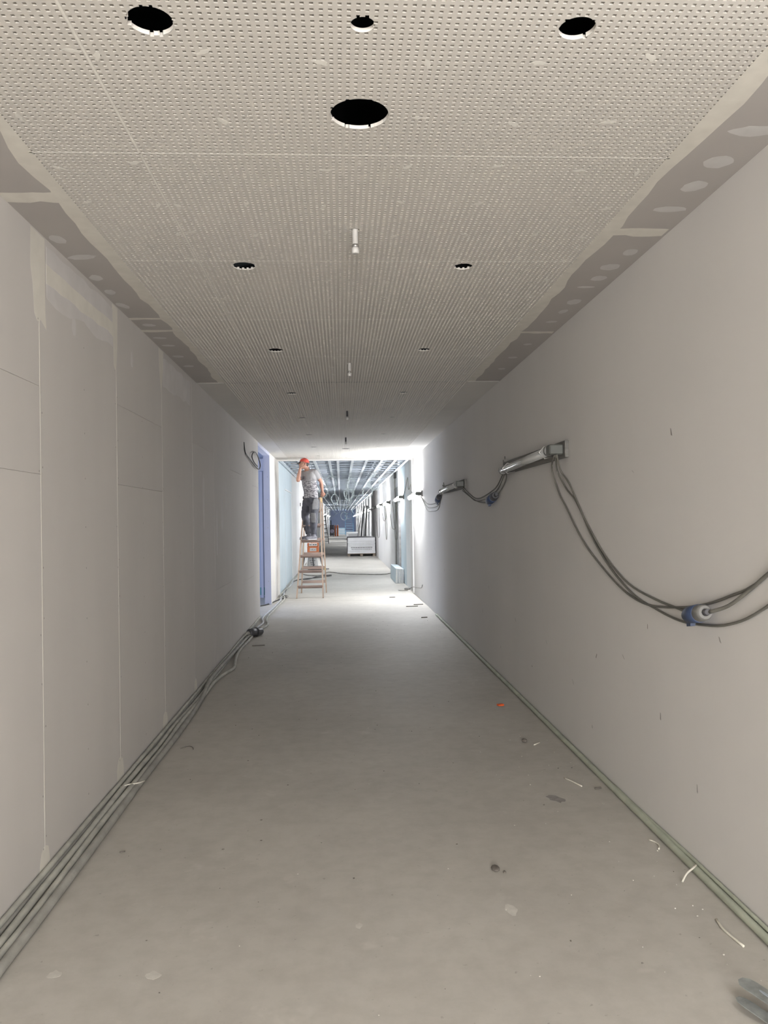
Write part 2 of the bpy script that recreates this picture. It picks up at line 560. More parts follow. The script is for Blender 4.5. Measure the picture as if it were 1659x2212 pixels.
def perforated_mesh(name, nx, ny, cuts=(), rim=TH):
    """board of nx by ny square perforations; each cut is a round opening (x, y, r) sawn through it"""
    m0 = (CELL - HOLE) / 2
    ii, jj = np.meshgrid(np.arange(nx), np.arange(ny), indexing='ij')
    cx, cy = (ii + 0.5) * CELL, (jj + 0.5) * CELL
    hit = np.zeros_like(cx, bool)
    gone = np.zeros_like(cx, bool)
    for (x, y, r) in cuts:
        dd = np.hypot(cx - x, cy - y)
        hit |= dd < r + CELL * 0.72
        gone |= dd < r - CELL * 0.72
    keep = ~hit
    I, J = ii[keep], jj[keep]
    n = len(I)
    x0, y0 = I * CELL, J * CELL
    verts = np.zeros((n, 12, 3))
    for k, (a, b) in enumerate(((0, 0), (1, 0), (1, 1), (0, 1))):
        verts[:, k, 0], verts[:, k, 1] = x0 + a * CELL, y0 + b * CELL
        verts[:, 4 + k, 0] = x0 + (m0 if a == 0 else CELL - m0)
        verts[:, 4 + k, 1] = y0 + (m0 if b == 0 else CELL - m0)
        verts[:, 8 + k, :2] = verts[:, 4 + k, :2]
        verts[:, 8 + k, 2] = TH
    quad = [(k, (k + 1) % 4, 4 + (k + 1) % 4, 4 + k) for k in range(4)]
    quad += [(4 + k, 4 + (k + 1) % 4, 8 + (k + 1) % 4, 8 + k) for k in range(4)]
    quad += [(8, 9, 10, 11)]
    quad = np.array(quad)
    faces = (quad[None] + 12 * np.arange(n)[:, None, None]).reshape(-1, 4)
    mi = np.tile(np.array([0] * 8 + [1]), n)
    V, F, MI = [verts.reshape(-1, 3)], [faces], [mi]
    base = n * 12
    ex, ef, em = [], [], []

    def quadf(ps, m):
        k = base + len(ex)
        ex.extend(ps)
        ef.append((k, k + 1, k + 2, k + 3))
        em.append(m)

    def inside(x, y):
        return any(math.hypot(x - a, y - b) < r for a, b, r in cuts)

    def snap(x, y):
        for a, b, r in cuts:
            d = math.hypot(x - a, y - b)
            if d < r:
                return (a + (x - a) * r / max(d, 1e-6), b + (y - b) * r / max(d, 1e-6))
        return (x, y)
    S = 3
    for i, j in zip(ii[hit & ~gone], jj[hit & ~gone]):
        bx, by = i * CELL, j * CELL
        t = [0, m0, CELL - m0, CELL]
        for a in range(3):
            for b in range(3):
                if a == 1 and b == 1:
                    continue
                for p in range(S):
                    for q in range(S):
                        xa = bx + t[a] + (t[a + 1] - t[a]) * p / S
                        xb = bx + t[a] + (t[a + 1] - t[a]) * (p + 1) / S
                        ya = by + t[b] + (t[b + 1] - t[b]) * q / S
                        yb = by + t[b] + (t[b + 1] - t[b]) * (q + 1) / S
                        if inside((xa + xb) / 2, (ya + yb) / 2):
                            continue
                        quadf([(*snap(xa, ya), 0), (*snap(xb, ya), 0), (*snap(xb, yb), 0), (*snap(xa, yb), 0)], 0)
        c = [(bx + m0, by + m0), (bx + CELL - m0, by + m0), (bx + CELL - m0, by + CELL - m0), (bx + m0, by + CELL - m0)]
        ins = [inside(*p) for p in c]
        for k in range(4):
            p, q = c[k], c[(k + 1) % 4]
            if not inside((p[0] + q[0]) / 2, (p[1] + q[1]) / 2):
                quadf([(*p, 0), (*q, 0), (*q, TH), (*p, TH)], 0)
        if not any(ins):
            quadf([(*p, TH) for p in c], 1)
    for a, b, r in cuts:                                    # the sawn rim, broken where it runs through a perforation
        ns = 72
        for k in range(ns):
            w0, w1 = 2 * PI * k / ns, 2 * PI * (k + 1) / ns
            wm = (w0 + w1) / 2
            xm, ym = a + r * math.cos(wm), b + r * math.sin(wm)
            fx, fy = (xm / CELL) % 1, (ym / CELL) % 1
            if abs(fx - 0.5) < HOLE / CELL / 2 and abs(fy - 0.5) < HOLE / CELL / 2:
                continue
            p, q = (a + r * math.cos(w0), b + r * math.sin(w0)), (a + r * math.cos(w1), b + r * math.sin(w1))
            quadf([(*p, 0), (*q, 0), (*q, rim), (*p, rim)], 2)
    if ex:
        V.append(np.array(ex, float))
        F.append(np.array(ef))
        MI.append(np.array(em))
    V, F, MI = np.concatenate(V), np.concatenate(F), np.concatenate(MI)
    me = bpy.data.meshes.new(name)
    me.vertices.add(len(V))
    me.vertices.foreach_set('co', V.ravel())
    me.loops.add(F.size)
    me.loops.foreach_set('vertex_index', F.ravel().astype(np.int32))
    me.polygons.add(len(F))
    me.polygons.foreach_set('loop_start', np.arange(0, F.size, 4, dtype=np.int32))
    me.polygons.foreach_set('loop_total', np.full(len(F), 4, dtype=np.int32))
    for m in (M['perf'], M['fleece'], M['cutedge']):
        me.materials.append(m)
    me.polygons.foreach_set('material_index', MI.astype(np.int32))
    me.polygons.foreach_set('use_smooth', np.zeros(len(F), dtype=bool))
    me.update()
    return me


ceil = structure(empty('ceiling'), 'perforated plasterboard ceiling with plain spackled border strips and sawn round openings')
PX0, PXJ, PX1 = -1.12, -0.72, 1.28
openings = [(-0.497, 2.155, .0625), (0.081, 2.153, .034), (0.682, 2.152, .051), (0.0835, 2.6325, .098),
            (-0.4945, 4.212, .0615), (0.684, 4.212, .049), (-0.4985, 6.28, .06), (0.69, 6.28, .049),
            (-0.5, 8.40, .061), (0.69, 8.40, .049), (-0.49, 10.42, .06), (0.70, 10.42, .048),
            (-0.48, 12.42, .06), (0.70, 12.42, .048), (-0.47, 14.46, .057), (0.70, 14.46, .05),
            (0.115, 14.86, .08), (-0.46, 16.40, .055), (0.70, 16.40, .05),
            (0.088, 3.687, .022), (0.096, 6.82, .022), (0.10, 9.783, .022), (0.102, 12.873, .022)]
rows = [J0 + 1.2 * k for k in range(-2, 4)] + [GAP1 + 1.2 * k for k in range(8)]
narrow = perforated_mesh('perforated_board', 16, 48)
plain = perforated_mesh('perforated_board', 80, 48)
for y in rows:
    place(narrow, 'perforated_board', ceil, (PX0, y, H))
    cuts = [(x - PXJ, v - y, r) for x, v, r in openings if y < v < y + 1.2]
    place(perforated_mesh('perforated_board', 80, 48, cuts, TH if y < 4 else 0.005) if cuts else plain, 'perforated_board', ceil, (PXJ, y, H))
# plain border boards and the closed part behind the viewpoint
ysL = [0.53, 3.331, 5.30, 5.64, GAP0]
ysR = [0.53, 3.70, 5.71, GAP0]
fin = [GAP1, 9.75, 11.75, 13.75, 15.75, CEND]
for ys, a, b in ((ysL, XL - 0.01, PX0), (ysR, PX1, XR + 0.01)):
    for y0, y1 in zip(ys[:-1], ys[1:]):
        MB().box((a, y0 + 0.001, H), (b, y1 - 0.001, H + TH)).build('border_board', M['barepaper'], ceil)
    for y0, y1 in zip(fin[:-1], fin[1:]):
        MB().box((a, y0 + 0.0015, H), (b, y1 - 0.0015, H + TH)).build('border_board', M['edge_fin'], ceil)
MB().box((XL - 0.01, BACK, H), (XR + 0.01, 0.53, H + TH)).build('rear_board', M['edge_fin'], ceil)
# spackle along the edges of the perforated field
mb = MB()
ragged_band(mb, 0.6, GAP0, PX0 + 0.012, PX0 - 0.055, H - 0.0002, -0.0002, 1, 0.016)
mb.build('joint_filler', M['filler'], ceil)
mb = MB()
ragged_band(mb, 0.6, GAP0, PX1 - 0.012, PX1 + 0.06, H - 0.0002, -0.0002, 2, 0.016)
mb.build('joint_filler', M['filler'], ceil)
for x0, x1, y, w, sd in ((XL, PX0 - 0.03, 3.331, .095, 5), (XL, PX0 - 0.03, 5.30, .05, 6), (XL, PX0 - 0.03, 5.64, .06, 7),
                         (PX1 + 0.03, XR - 0.015, 3.70, .10, 8), (PX1 + 0.03, XR - 0.015, 5.71, .06, 9)):
    mb = MB()
    ragged_band(mb, x0, x1, y - w / 2, y + w / 2, H - 0.0003, -0.0002, sd, 0.012, 0.04, along='x', rag_a=True)
    mb.build('joint_filler', M['filler'], ceil)
for i, (x, y, w, h) in enumerate([(1.50, 2.713, .19, .075), (1.486, 2.956, .12, .10), (1.489, 3.175, .10, .11), (1.489, 3.418, .16, .06),
                                  (1.518, 3.981, .075, .10), (1.494, 4.219, .11, .11), (1.498, 4.416, .09, .09), (1.476, 4.586, .11, .04),
                                  (1.501, 4.902, .085, .12), (1.496, 5.134, .055, .10), (1.49, 5.40, .08, .05),
                                  (-1.331, 3.824, .07, .11), (-1.30, 4.075, .15, .07), (-1.334, 4.418, .07, .10), (-1.335, 4.691, .06, .10),
                                  (-1.341, 4.98, .06, .13), (-1.30, 5.47, .09, .07), (-1.31, 5.85, .10, .06), (-1.30, 6.1, .10, .06),
                                  (-1.31, 6.5, .09, .08), (-1.30, 6.9, .09, .08), (1.49, 6.1, .07, .06), (1.48, 6.6, .08, .07), (1.49, 7.1, .07, .07)]):
    mb = MB()
    blob(mb, x, y, w, h, 'z', H - 0.0002, -0.0002, 0.10, 16, 40 + i, random.uniform(-0.3, 0.3))
    mb.build('filler_patch', M['filler2'], ceil)
# filled joint lines between the perforated boards, and dabs over the screws
for y in rows[1:6]:
    MB().box((PX0, y - 0.003, H - 0.0004), (PX1, y + 0.003, H - 0.0001)).build('joint_line', M['dab'], ceil)
MB().box((PXJ - 0.0035, 0.6, H - 0.0004), (PXJ + 0.0035, GAP0, H - 0.0001)).build('joint_line', M['dab'], ceil)
dab_mesh = []
for s in range(3):
    mb = MB()
    blob(mb, 0, 0, 0.05, 0.02, 'z', 0, -0.0003, 0.45, 12, 70 + s)
    dab_mesh.append(mb.mesh('filler_dab', M['dab']))
for x in (-1.05, PXJ - 0.035, PXJ + 0.035, -0.38, -0.05, 0.29, 0.62, 0.95, 1.2):
    for k in range(16):
        y = 1.95 + 0.36 * k + random.uniform(-.03, .03)
        if random.random() < 0.72:
            place(random.choice(dab_mesh), 'filler_dab', ceil, (x + random.uniform(-.012, .012), y, H - 0.0002), (0, 0, random.uniform(0, 3)))
# dark trim in the movement joint and the edge profile where the ceiling stops
MB().box((XL, CEND, H - 0.03), (XR, CEND + 0.03, H + 0.02)).build('edge_profile', M['whitewall'], ceil)
MB().box((XL, CEND + 0.03, H + 0.0), (XR, CEND + 0.04, SLAB)).build('bulkhead_board', M['slab'], ceil)
# soffit above everything
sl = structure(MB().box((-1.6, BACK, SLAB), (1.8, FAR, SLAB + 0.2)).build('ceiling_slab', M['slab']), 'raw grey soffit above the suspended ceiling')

# steel channels visible through the openings
t = tag(empty('hidden_channel', (0, 0, 0)), 'steel channel glimpsed through the left opening of the second row', 'channel')
MB().beam((-0.75, 4.45, H + 0.08), (-0.2, 4.08, H + 0.08), 0.06, 0.03).beam((-0.75, 4.58, H + 0.09), (-0.2, 4.21, H + 0.09), 0.02, 0.03).build('flange', M['zinc_dark'], t)

# ------------------------------------------------------------------ left wall
wl = structure(empty('wall_left'), 'left wall of grey plasterboard sheets with open joints and spackled tops')
bk = MB()
bk.box((-1.505, BACK, 0), (-1.43, DOOR0, SLAB))
bk.box((-1.505, DOOR0, 2.935), (-1.43, DOOR1, SLAB))
bk.box((-1.505, DOOR1, 0), (-1.43, FAR, SLAB))
bk.build('wall_core', M['backing'], wl)
V0 = 3.7225
cutz = {0: [1.853, 2.262], 2: [1.865, 2.368], 4: [2.38], 5: [0.875], 6: [2.286], 7: [0.775], 8: [2.2]}
sheet_cache = {}


def sheet(y0, y1, z0, z1, m, parent, gap=0.0022, x=XL, name='plasterboard', t=0.04):
    key = (round(y1 - y0, 3), round(z1 - z0, 3), m.name, gap, t)
    if key not in sheet_cache:
        sheet_cache[key] = MB().box((-t, gap, gap * 0.3), (0, y1 - y0 - gap, z1 - z0 - gap * 0.3), bev=0.001).mesh(name, m)
    return place(sheet_cache[key], name, parent, (x, y0, z0))


for k in range(-8, 9):
    y0, y1 = V0 + 1.25 * (k - 1), V0 + 1.25 * k
    y0, y1 = max(y0, BACK), min(y1, DOOR0)
    zs = [0.0] + cutz.get(k, []) + [H + 0.02]
    for a, b in zip(zs[:-1], zs[1:]):
        sheet(y0, y1, a, b, M['wallboard'], wl)
# spackled wall between the doorway and the end of the ceiling, then pale sheets
sheet(DOOR1, 16.3, 0, H + 0.02, M['whitewall'], wl)
sheet(16.3, CEND, 0, H + 0.02, M['whitewall'], wl)
for i, (ya, yb, z0) in enumerate(((15.56, 15.72, 0.0), (16.22, 16.38, 0.3), (16.85, 16.95, 1.2), (17.2, 17.34, 0.0))):
    mb = MB()
    ragged_band(mb, z0, 2.97, ya, yb, XL + 0.0001, 0.0003, 60 + i, 0.012, 0.15, 'x', rag_a=True)
    mb.build('joint_filler', M['wallfill'], wl)
MB().box((DOOR1 * 0 + XL, CEND, 0), (XL + 0.035, CEND + 0.04, H - 0.031)).build('corner_profile', M['white'], wl)
sheet(CEND + 0.04, 19.7, 0, SLAB, M['blueboard'], wl)
sheet(19.7, 22.5, 2.43, SLAB, M['blueboard'], wl)
sheet(22.5, 24.6, 0, SLAB, M['white'], wl)
ys = [24.6 + 1.25 * i for i in range(0, 20)]
for i, (a, b) in enumerate(zip(ys[:-1], ys[1:])):
    if i in (6, 7, 15, 16, 24):
        sheet(a, b, 2.2, SLAB, M['white'], wl)
        sheet(a, b, 0, 2.2, M['bluegrey'], wl, x=XL - 0.02, t=0.02)
    else:
        sheet(a, b, 0, SLAB, M['white'], wl)
lst = MB().box((-0.04, 0, 0), (0.0, 0.3, SLAB)).mesh('wall_stud', M['white'])
for k in range(44):
    place(lst, 'wall_stud', wl, (XL, ys[-1] + 1.25 * k, 0))
d2 = structure(empty('door_2', (XL, 19.7, 0)), 'doorway on the left closed with pale blue board')
MB().box((-0.03, 0.002, 0), (-0.018, 2.798, 2.428)).build('infill_board', M['blueboard'], d2)
mb = MB()
mb.box((-0.03, -0.004, 0), (0.004, 0.03, 2.45)).box((-0.03, 2.77, 0), (0.004, 2.804, 2.45)).box((-0.03, -0.004, 2.42), (0.004, 2.804, 2.45))
mb.build('door_frame', M['white'], d2)
# spackle on the wall
for i, (pts) in enumerate([
        [(3.63, 2.975), (3.80, 2.975), (3.80, 2.62), (3.81, 2.545), (3.745, 2.575), (3.70, 2.56), (3.665, 2.59), (3.65, 2.72), (3.625, 2.80)],
        [(4.90, 2.975), (5.02, 2.975), (5.01, 2.75), (4.985, 2.61), (4.962, 2.57), (4.925, 2.60), (4.92, 2.75)],
        [(6.13, 2.975), (6.30, 2.975), (6.27, 2.80), (6.215, 2.64), (6.19, 2.69), (6.15, 2.82)]]):
    mb = MB()
    poly(mb, pts, 'x', XL + 0.0001, 0.0002)
    mb.build('joint_filler', M['wallfill'], wl)
mb = MB()
ragged_band(mb, 3.815, 4.915, 2.86, 2.775, XL + 0.0002, 0.0006, 21, 0.01, 0.1, 'x', 'x', True)
mb.build('joint_filler', M['wallfill'], wl)
for i, (y0, y1, za, zb) in enumerate([(3.82, 4.91, 2.95, 2.70), (6.28, 7.4, 2.93, 2.72)]):
    mb = MB()
    ragged_band(mb, y0, y1, za, zb, XL + 0.0001, 0.0004, 30 + i, 0.02, 0.1, 'x', 'x', True)
    mb.build('filler_smear', M['wallsmear'], wl)
for i, (y, z, w, h) in enumerate([(3.72, 0.03, .13, .21), (4.965, 0.06, .15, .22), (6.21, 0.05, .16, .20), (7.48, .05, .14, .22)]):
    mb = MB()
    blob(mb, y, z, w, h, 'x', XL + 0.0001, 0.0002, 0.10, 14, 90 + i, 0, 2.6)
    mb.build('filler_patch', M['wallfill'], wl)
for i, (y, z, w, h) in enumerate([(8.06, 1.85, .10, .5), (9.29, 1.70, .16, .42), (9.6, 1.95, .1, .3), (5.35, 2.72, .05, .12), (4.2, 2.66, .06, .1), (8.9, 1.5, .07, .5)]):
    mb = MB()
    blob(mb, y, z, w, h, 'x', XL + 0.0002, 0.0005, 0.2, 16, 100 + i, 0)
    mb.build('filler_smear', M['wallsmear'], wl)
for y, z0, z1 in ((V0, 0.12, 2.57), (V0 + 1.25, 0.17, 2.58), (V0 + 2.5, 0.15, 2.65)):
    mb = MB()
    ragged_band(mb, z0, z1, y - 0.0035, y + 0.003, XL + 0.0002, 0.0006, int(y * 10), 0.0018, 0.05, 'x', rag_a=True)
    o = mb.build('joint_line', M['wallfill'], wl)
# rows of screws along the joints and down the middle of the sheets
mb = MB()
rnd = random.Random(4)
for k in range(0, 8):
    yb = V0 + 1.25 * k
    for dy in ((-0.018, 0.02, -0.62) if k < 5 else (-0.62,)):
        for j in range(12):
            z = 0.14 + j * 0.245 + rnd.uniform(-.02, .02) + (0.05 if dy > 0 else 0)
            if z < 2.6 and (dy < -0.5 or rnd.random() < .65):
                yy = yb + dy + rnd.uniform(-.006, .006)
                q = [(yy + 0.0035 * math.cos(w), z + 0.0055 * math.sin(w)) for w in (0, 1.05, 2.1, 3.14, 4.2, 5.2)]
                poly(mb, q, 'x', XL + 0.0002, 0.0004)
tag(mb.build('screw_heads', M['scuff'], wl), kind='stuff')

# doorway into the side room
d1 = structure(empty('door_1', (XL, DOOR0, 0)), 'tall open doorway into the blue-lit side room on the left')
MB().box((-0.125, DOOR1 - DOOR0 - 0.012, 0), (0.002, DOOR1 - DOOR0 + 0.004, 2.94)).build('far_jamb', M['bluegrey'], d1)
MB().box((-0.125, -0.004, 0), (0.002, 0.012, 2.94)).build('near_jamb', M['bluegrey'], d1)
MB().box((-0.125, 0.012, 2.925), (-0.003, DOOR1 - DOOR0 - 0.012, 2.94)).build('head_lining', M['bluegrey'], d1)
MB().box((-0.045, 0.0, 2.94), (-0.002, DOOR1 - DOOR0, H + 0.02)).build('lintel_board', M['bluegrey'], d1)
mb = MB()
for z in (0.45, 1.05, 1.5, 2.05, 2.5):
    mb.box((-0.05, DOOR1 - DOOR0 - 0.0135, z), (-0.042, DOOR1 - DOOR0 - 0.0118, z + 0.012))
tag(mb.build('screw_heads', M['scuff'], d1), kind='stuff')
rm = structure(empty('wall_side_room'), 'bare walls of the side room seen through the doorway')
mb = MB()
mb.box((-5.6, 12.0, 0), (-1.505, 12.1, 3.2)).box((-5.6, 17.0, 0), (-1.505, 17.1, 3.2))
mb.box((-5.7, 12.0, 0), (-5.6, 13.2, 3.2)).box((-5.7, 16.0, 0), (-5.6, 17.1, 3.2)).box((-5.7, 13.2, 0), (-5.6, 16.0, 0.8)).box((-5.7, 13.2, 2.65), (-5.6, 16.0, 3.2))
mb.box((-5.7, 12.0, 3.2), (-1.505, 17.1, 3.3))
mb.build('room_wall', M['roomwall'], rm)
MB().box((-3.0, 16.94, 2.72), (-1.505, 17.0, 2.98)).build('wall_beam', M['bluegrey'], rm)
MB().box((-3.2, 16.985, 0.06), (-1.505, 17.0, 0.22)).build('skirting_strip', M['teal'], rm)
mb = MB()
for x in (-2.3, -1.9, -1.72):
    mb.box((x, 16.96, 0), (x + 0.05, 17.0, 2.7))
mb.build('stud', M['bluegrey'], rm)
w1 = structure(empty('window_1', (-5.6, 14.6, 1.7)), 'side room window')
mb = MB()
mb.box((-0.1, -1.4, -0.9), (0.0, -1.33, 0.95)).box((-0.1, 1.33, -0.9), (0, 1.4, 0.95)).box((-0.1, -1.4, -0.9), (0, 1.4, -0.83)).box((-0.1, -1.4, 0.88), (0, 1.4, 0.95)).box((-0.08, -0.03, -0.9), (-0.02, 0.03, 0.95))
mb.build('window_frame', M['white'], w1)
MB().box((-0.06, -1.33, -0.83), (-0.05, 1.33, 0.88)).build('window_pane', M['glass'], w1)

# ------------------------------------------------------------------ right wall
wr = structure(empty('wall_right'), 'smooth pale grey skimmed wall on the right with scuff marks')
MB().box((XR, BACK, 0), (XR + 0.2, 18.14, SLAB)).build('wall_face', M['whitewall'], wr)
MB().box((XR - 0.02, CEND - 0.01, 0), (XR + 0.001, CEND + 0.04, H - 0.031)).build('corner_profile', M['white'], wr)
MB().box((XR, 18.15, 0), (XR + 0.2, 19.3, SLAB)).build('wall_face', M['white'], wr)
MB().box((XR, 19.3, 0), (XR + 0.2, 20.98, SLAB)).build('blue_board', M['blueboard'], wr)
MB().box((XR + 0.12, 20.98, 0), (XR + 0.3, 21.75, SLAB)).build('recess_back', M['dark'], wr)
MB().box((XR - 0.005, 21.72, 0), (XR + 0.2, 23.3, 2.55)).build('concrete_pier', M['concrete'], wr)
mb = MB()
rnd = random.Random(8)
for z in (0.28, 0.55, 0.72, 0.86, 1.05, 1.2, 1.36, 1.5, 1.72, 1.95):
    y = 22.4 + rnd.uniform(-.15, .15)
    poly(mb, [(y, z), (y + .16, z + .02), (y + .2, z + .07), (y + .05, z + .06)], 'x', XR - 0.0052, -0.001)
tag(mb.build('form_marks', M['scuff'], wr), kind='stuff')
MB().box((XR, 21.72, 2.55), (XR + 0.2, 23.3, SLAB)).build('wall_face', M['white'], wr)
ys = [23.3, 26.0, 28.6, 31.2, 33.8]
for a, b in zip(ys[:-1], ys[1:]):
    MB().box((XR, a + 0.004, 0), (XR + 0.2, b - 0.004, SLAB)).build('wall_face', M['white'], wr)
MB().box((XR, 33.8, 0), (XR + 0.2, 41.0, SLAB)).build('wall_face', M['wallboard'], wr)  # greyer board stands in for the shade around the unlit lamp
MB().box((XR + 0.55, 41.0, 0), (XR + 0.75, FAR, SLAB)).build('wall_face', M['white'], wr)
stud_me = MB().box((0, 0, 0), (0.1, 0.22, SLAB)).mesh('wall_stud', M['white'])
for k in range(36):
    place(stud_me, 'wall_stud', wr, (XR, 41.0 + 1.25 * k, 0))
MB().box((XR, 41.0, 0), (XR + 0.55, FAR, 0.02)).box((XR - 0.0, 41.0, 0.0), (XR + 0.1, FAR, 0.06)).build('floor_track', M['zinc'], wr)
# scuffs on the wall, each a flat mark
scuffs = [(4.05, 1.02), (4.9, 0.72), (8.5, 0.85), (8.9, 0.55), (3.25, 1.07), (6.1, .62), (7.2, .66), (9.6, 1.25), (10.4, .7), (5.4, .45), (3.9, .58),
          (4.4, .8), (6.6, .35), (3.5, .35), (5.0, .25), (7.9, .3), (12.2, .8), (13.4, 1.1), (4.2, 1.85), (3.7, 2.0), (11.4, .4)]
rnd = random.Random(3)
mb = MB()
for y, z in scuffs:
    w, h = rnd.uniform(.006, .014), rnd.uniform(.012, .042)
    s = rnd.uniform(-.02, .03)
    poly(mb, [(y, z), (y + w, z + .005), (y + w * .8 + s, z + h), (y + w * .2 + s, z + h * .9)], 'x', XR - 0.0002, -0.0005)
tag(mb.build('scuff_marks', M['scuff'], wr), kind='stuff')
# ends of the corridor
structure(MB().box((-1.5, BACK - 0.2, 0), (1.8, BACK, SLAB)).build('wall_back', M['whitewall']), 'closing wall behind the viewpoint')
structure(MB().box((-1.5, FAR, 0), (2.4, FAR + 0.2, SLAB)).build('wall_far', M['bluegrey']), 'blue-grey end wall of the long corridor')

# ------------------------------------------------------------------ open ceiling beyond the finished part
grid = tag(empty('ceiling_grid', (0, CEND, H)), 'open galvanised steel grid of the unfinished corridor ceiling', 'ceiling grid')
G1 = 100.0
long_me = MB().box((-0.03, 0.05, -0.027), (0.03, G1 - CEND, -0.024)).box((-0.03, 0.05, -0.024), (-0.027, G1 - CEND, 0.0)).box((0.027, 0.05, -0.024), (0.03, G1 - CEND, 0.0)).mesh('main_channel', M['zinc'])
for x in (-1.33, -0.93, -0.58, -0.24, -0.045, 0.29, 0.61, 0.955, 1.263, 1.53):
    place(long_me, 'main_channel', grid, (x, 0, 0.02))
cross_me = MB().box((XL + 0.02, -0.03, 0.0), (XR - 0.02, 0.03, 0.003)).box((XL + 0.02, -0.03, 0.0), (XR - 0.02, -0.027, 0.027)).mesh('cross_channel', M['zinc_dark'])
for k in range(90):
    place(cross_me, 'cross_channel', grid, (0, 0.35 + 0.85 * k, 0.02))
hang_me = MB().box((-0.008, -0.001, 0.0), (0.008, 0.001, SLAB - H - 0.03)).mesh('hanger', M['zinc_dark'])
for k in range(0, 40, 2):
    for x in (-0.9, 0.0, 0.9):
        place(hang_me, 'hanger', grid, (x + 0.02, 0.35 + 0.85 * k, 0.03))
for i, (x0, x1, z0, z1, y0, y1, m, nm, lb) in enumerate([
        (-1.0, -0.45, 3.36, 3.62, 17.5, 60, 'duct', 'air_duct', 'flat sheet metal air duct above the grid on the left'),
        (0.35, 0.75, 3.30, 3.34, 17.5, 60, 'zinc_dark', 'cable_tray', 'perforated cable tray above the middle of the grid'),
        (1.05, 1.4, 3.40, 3.62, 17.5, 60, 'duct', 'air_duct', 'narrow air duct above the grid along the right wall')]):
    t = tag(empty(nm, ((x0 + x1) / 2, y0, z0)), lb, 'duct' if nm == 'air_duct' else 'cable tray')
    hw = (x1 - x0) / 2
    MB().box((-hw, 0, 0), (hw, y1 - y0, z1 - z0), bev=0.004).build('duct_body' if nm == 'air_duct' else 'tray_floor', M[m], t)
    fm = MB().box((-hw - .015, 0, -.015), (hw + .015, 0.03, z1 - z0 + (.015 if nm == 'air_duct' else .06))).mesh('flange' if nm == 'air_duct' else 'tray_rib', M['zinc'])
    for k in range(22):
        place(fm, 'flange' if nm == 'air_duct' else 'tray_rib', t, (0, 0.5 + k * 1.5, 0))

# cross beams of rough steel under the soffit (they make the lateral bands)
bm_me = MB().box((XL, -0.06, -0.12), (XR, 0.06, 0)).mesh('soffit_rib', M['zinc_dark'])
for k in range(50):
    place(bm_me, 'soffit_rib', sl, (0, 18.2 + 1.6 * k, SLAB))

# coils of white cable hanging from the grid
coil_spots = [(-0.24, 21.6, 2.70, .22), (0.29, 22.3, 2.66, .20), (0.955, 21.8, 2.70, .24), (-0.58, 27.0, 2.66, .22), (0.29, 28.5, 2.62, .22),
              (0.955, 27.6, 2.64, .24), (-0.24, 34.0, 2.6, .25), (0.61, 35.0, 2.55, .25), (0.955, 34.2, 2.6, .25), (0.29, 42.0, 2.55, .3), (-0.58, 43, 2.5, .3), (0.61, 44, 2.5, .3),
              (-0.24, 52, 2.4, .3), (0.29, 55, 2.35, .35), (0.955, 53, 2.4, .3), (-0.58, 60, 2.3, .35), (0.61, 62, 2.2, .4), (0.29, 70, 2.1, .4)]
coil_lab = ['coil of white cable hanging from the grid beside the man on the ladder',
            'tangled coil of white cable hanging in the middle of the grid, first of its line',
            'wide coil of white cable hanging near the right wall, first of its line',
            'second coil of white cable from the viewer in the left line under the grid',
            'second tangle of white cable from the viewer in the middle line under the grid',
            'second wide coil of white cable from the viewer near the right wall',
            'third coil from the viewer in the left line under the grid',
            'third tangle from the viewer in the middle line under the grid',
            'third wide coil from the viewer near the right wall',
            'large far coil under the middle of the grid', 'large far coil at the left side of the grid', 'large far coil at the right side of the grid']
for i, (x, y, z, r) in enumerate(coil_spots):
    rnd = random.Random(200 + i)
    mb = MB()
    zt = H + 0.004 - z
    for k in range(3 if i != 1 and i != 4 else 4):
        rr = r * rnd.uniform(.75, 1.0)
        pts = [(rnd.uniform(-.04, .04), 0.03 * k, zt)]
        for s in range(15):
            a = PI / 2 + 2 * PI * s / 14 * (1 if k % 2 else -1)
            pts.append((rr * math.cos(a) * .75 + rnd.uniform(-.015, .015), 0.03 * k + rnd.uniform(-.02, .02), rr * (math.sin(a) - .1) + rnd.uniform(-.015, .015)))
        mb.tube(spline(pts, 3), 0.0046, 6)
    if i in (1, 4, 7):
        for k in range(3):
            a = rnd.uniform(-.2, .2)
            mb.tube(spline([(0.02 * k, 0, zt), (a * .5, 0.02, 0.1), (a, 0, -.12), (a * 1.3, .02, -.30 - .05 * k)], 4), 0.005, 6)
    o = mb.build('cable_coil', M['whitecable'], None, (x, y, z))
    tag(o, coil_lab[i] if i < 12 else ORD[i - 12] + ' of the very small pale cable coils deep in the corridor, counted from the viewer', 'cable', 'white cable coils hanging from the grid')

# ------------------------------------------------------------------ work lights along the walls
LAMP_L = 1.62


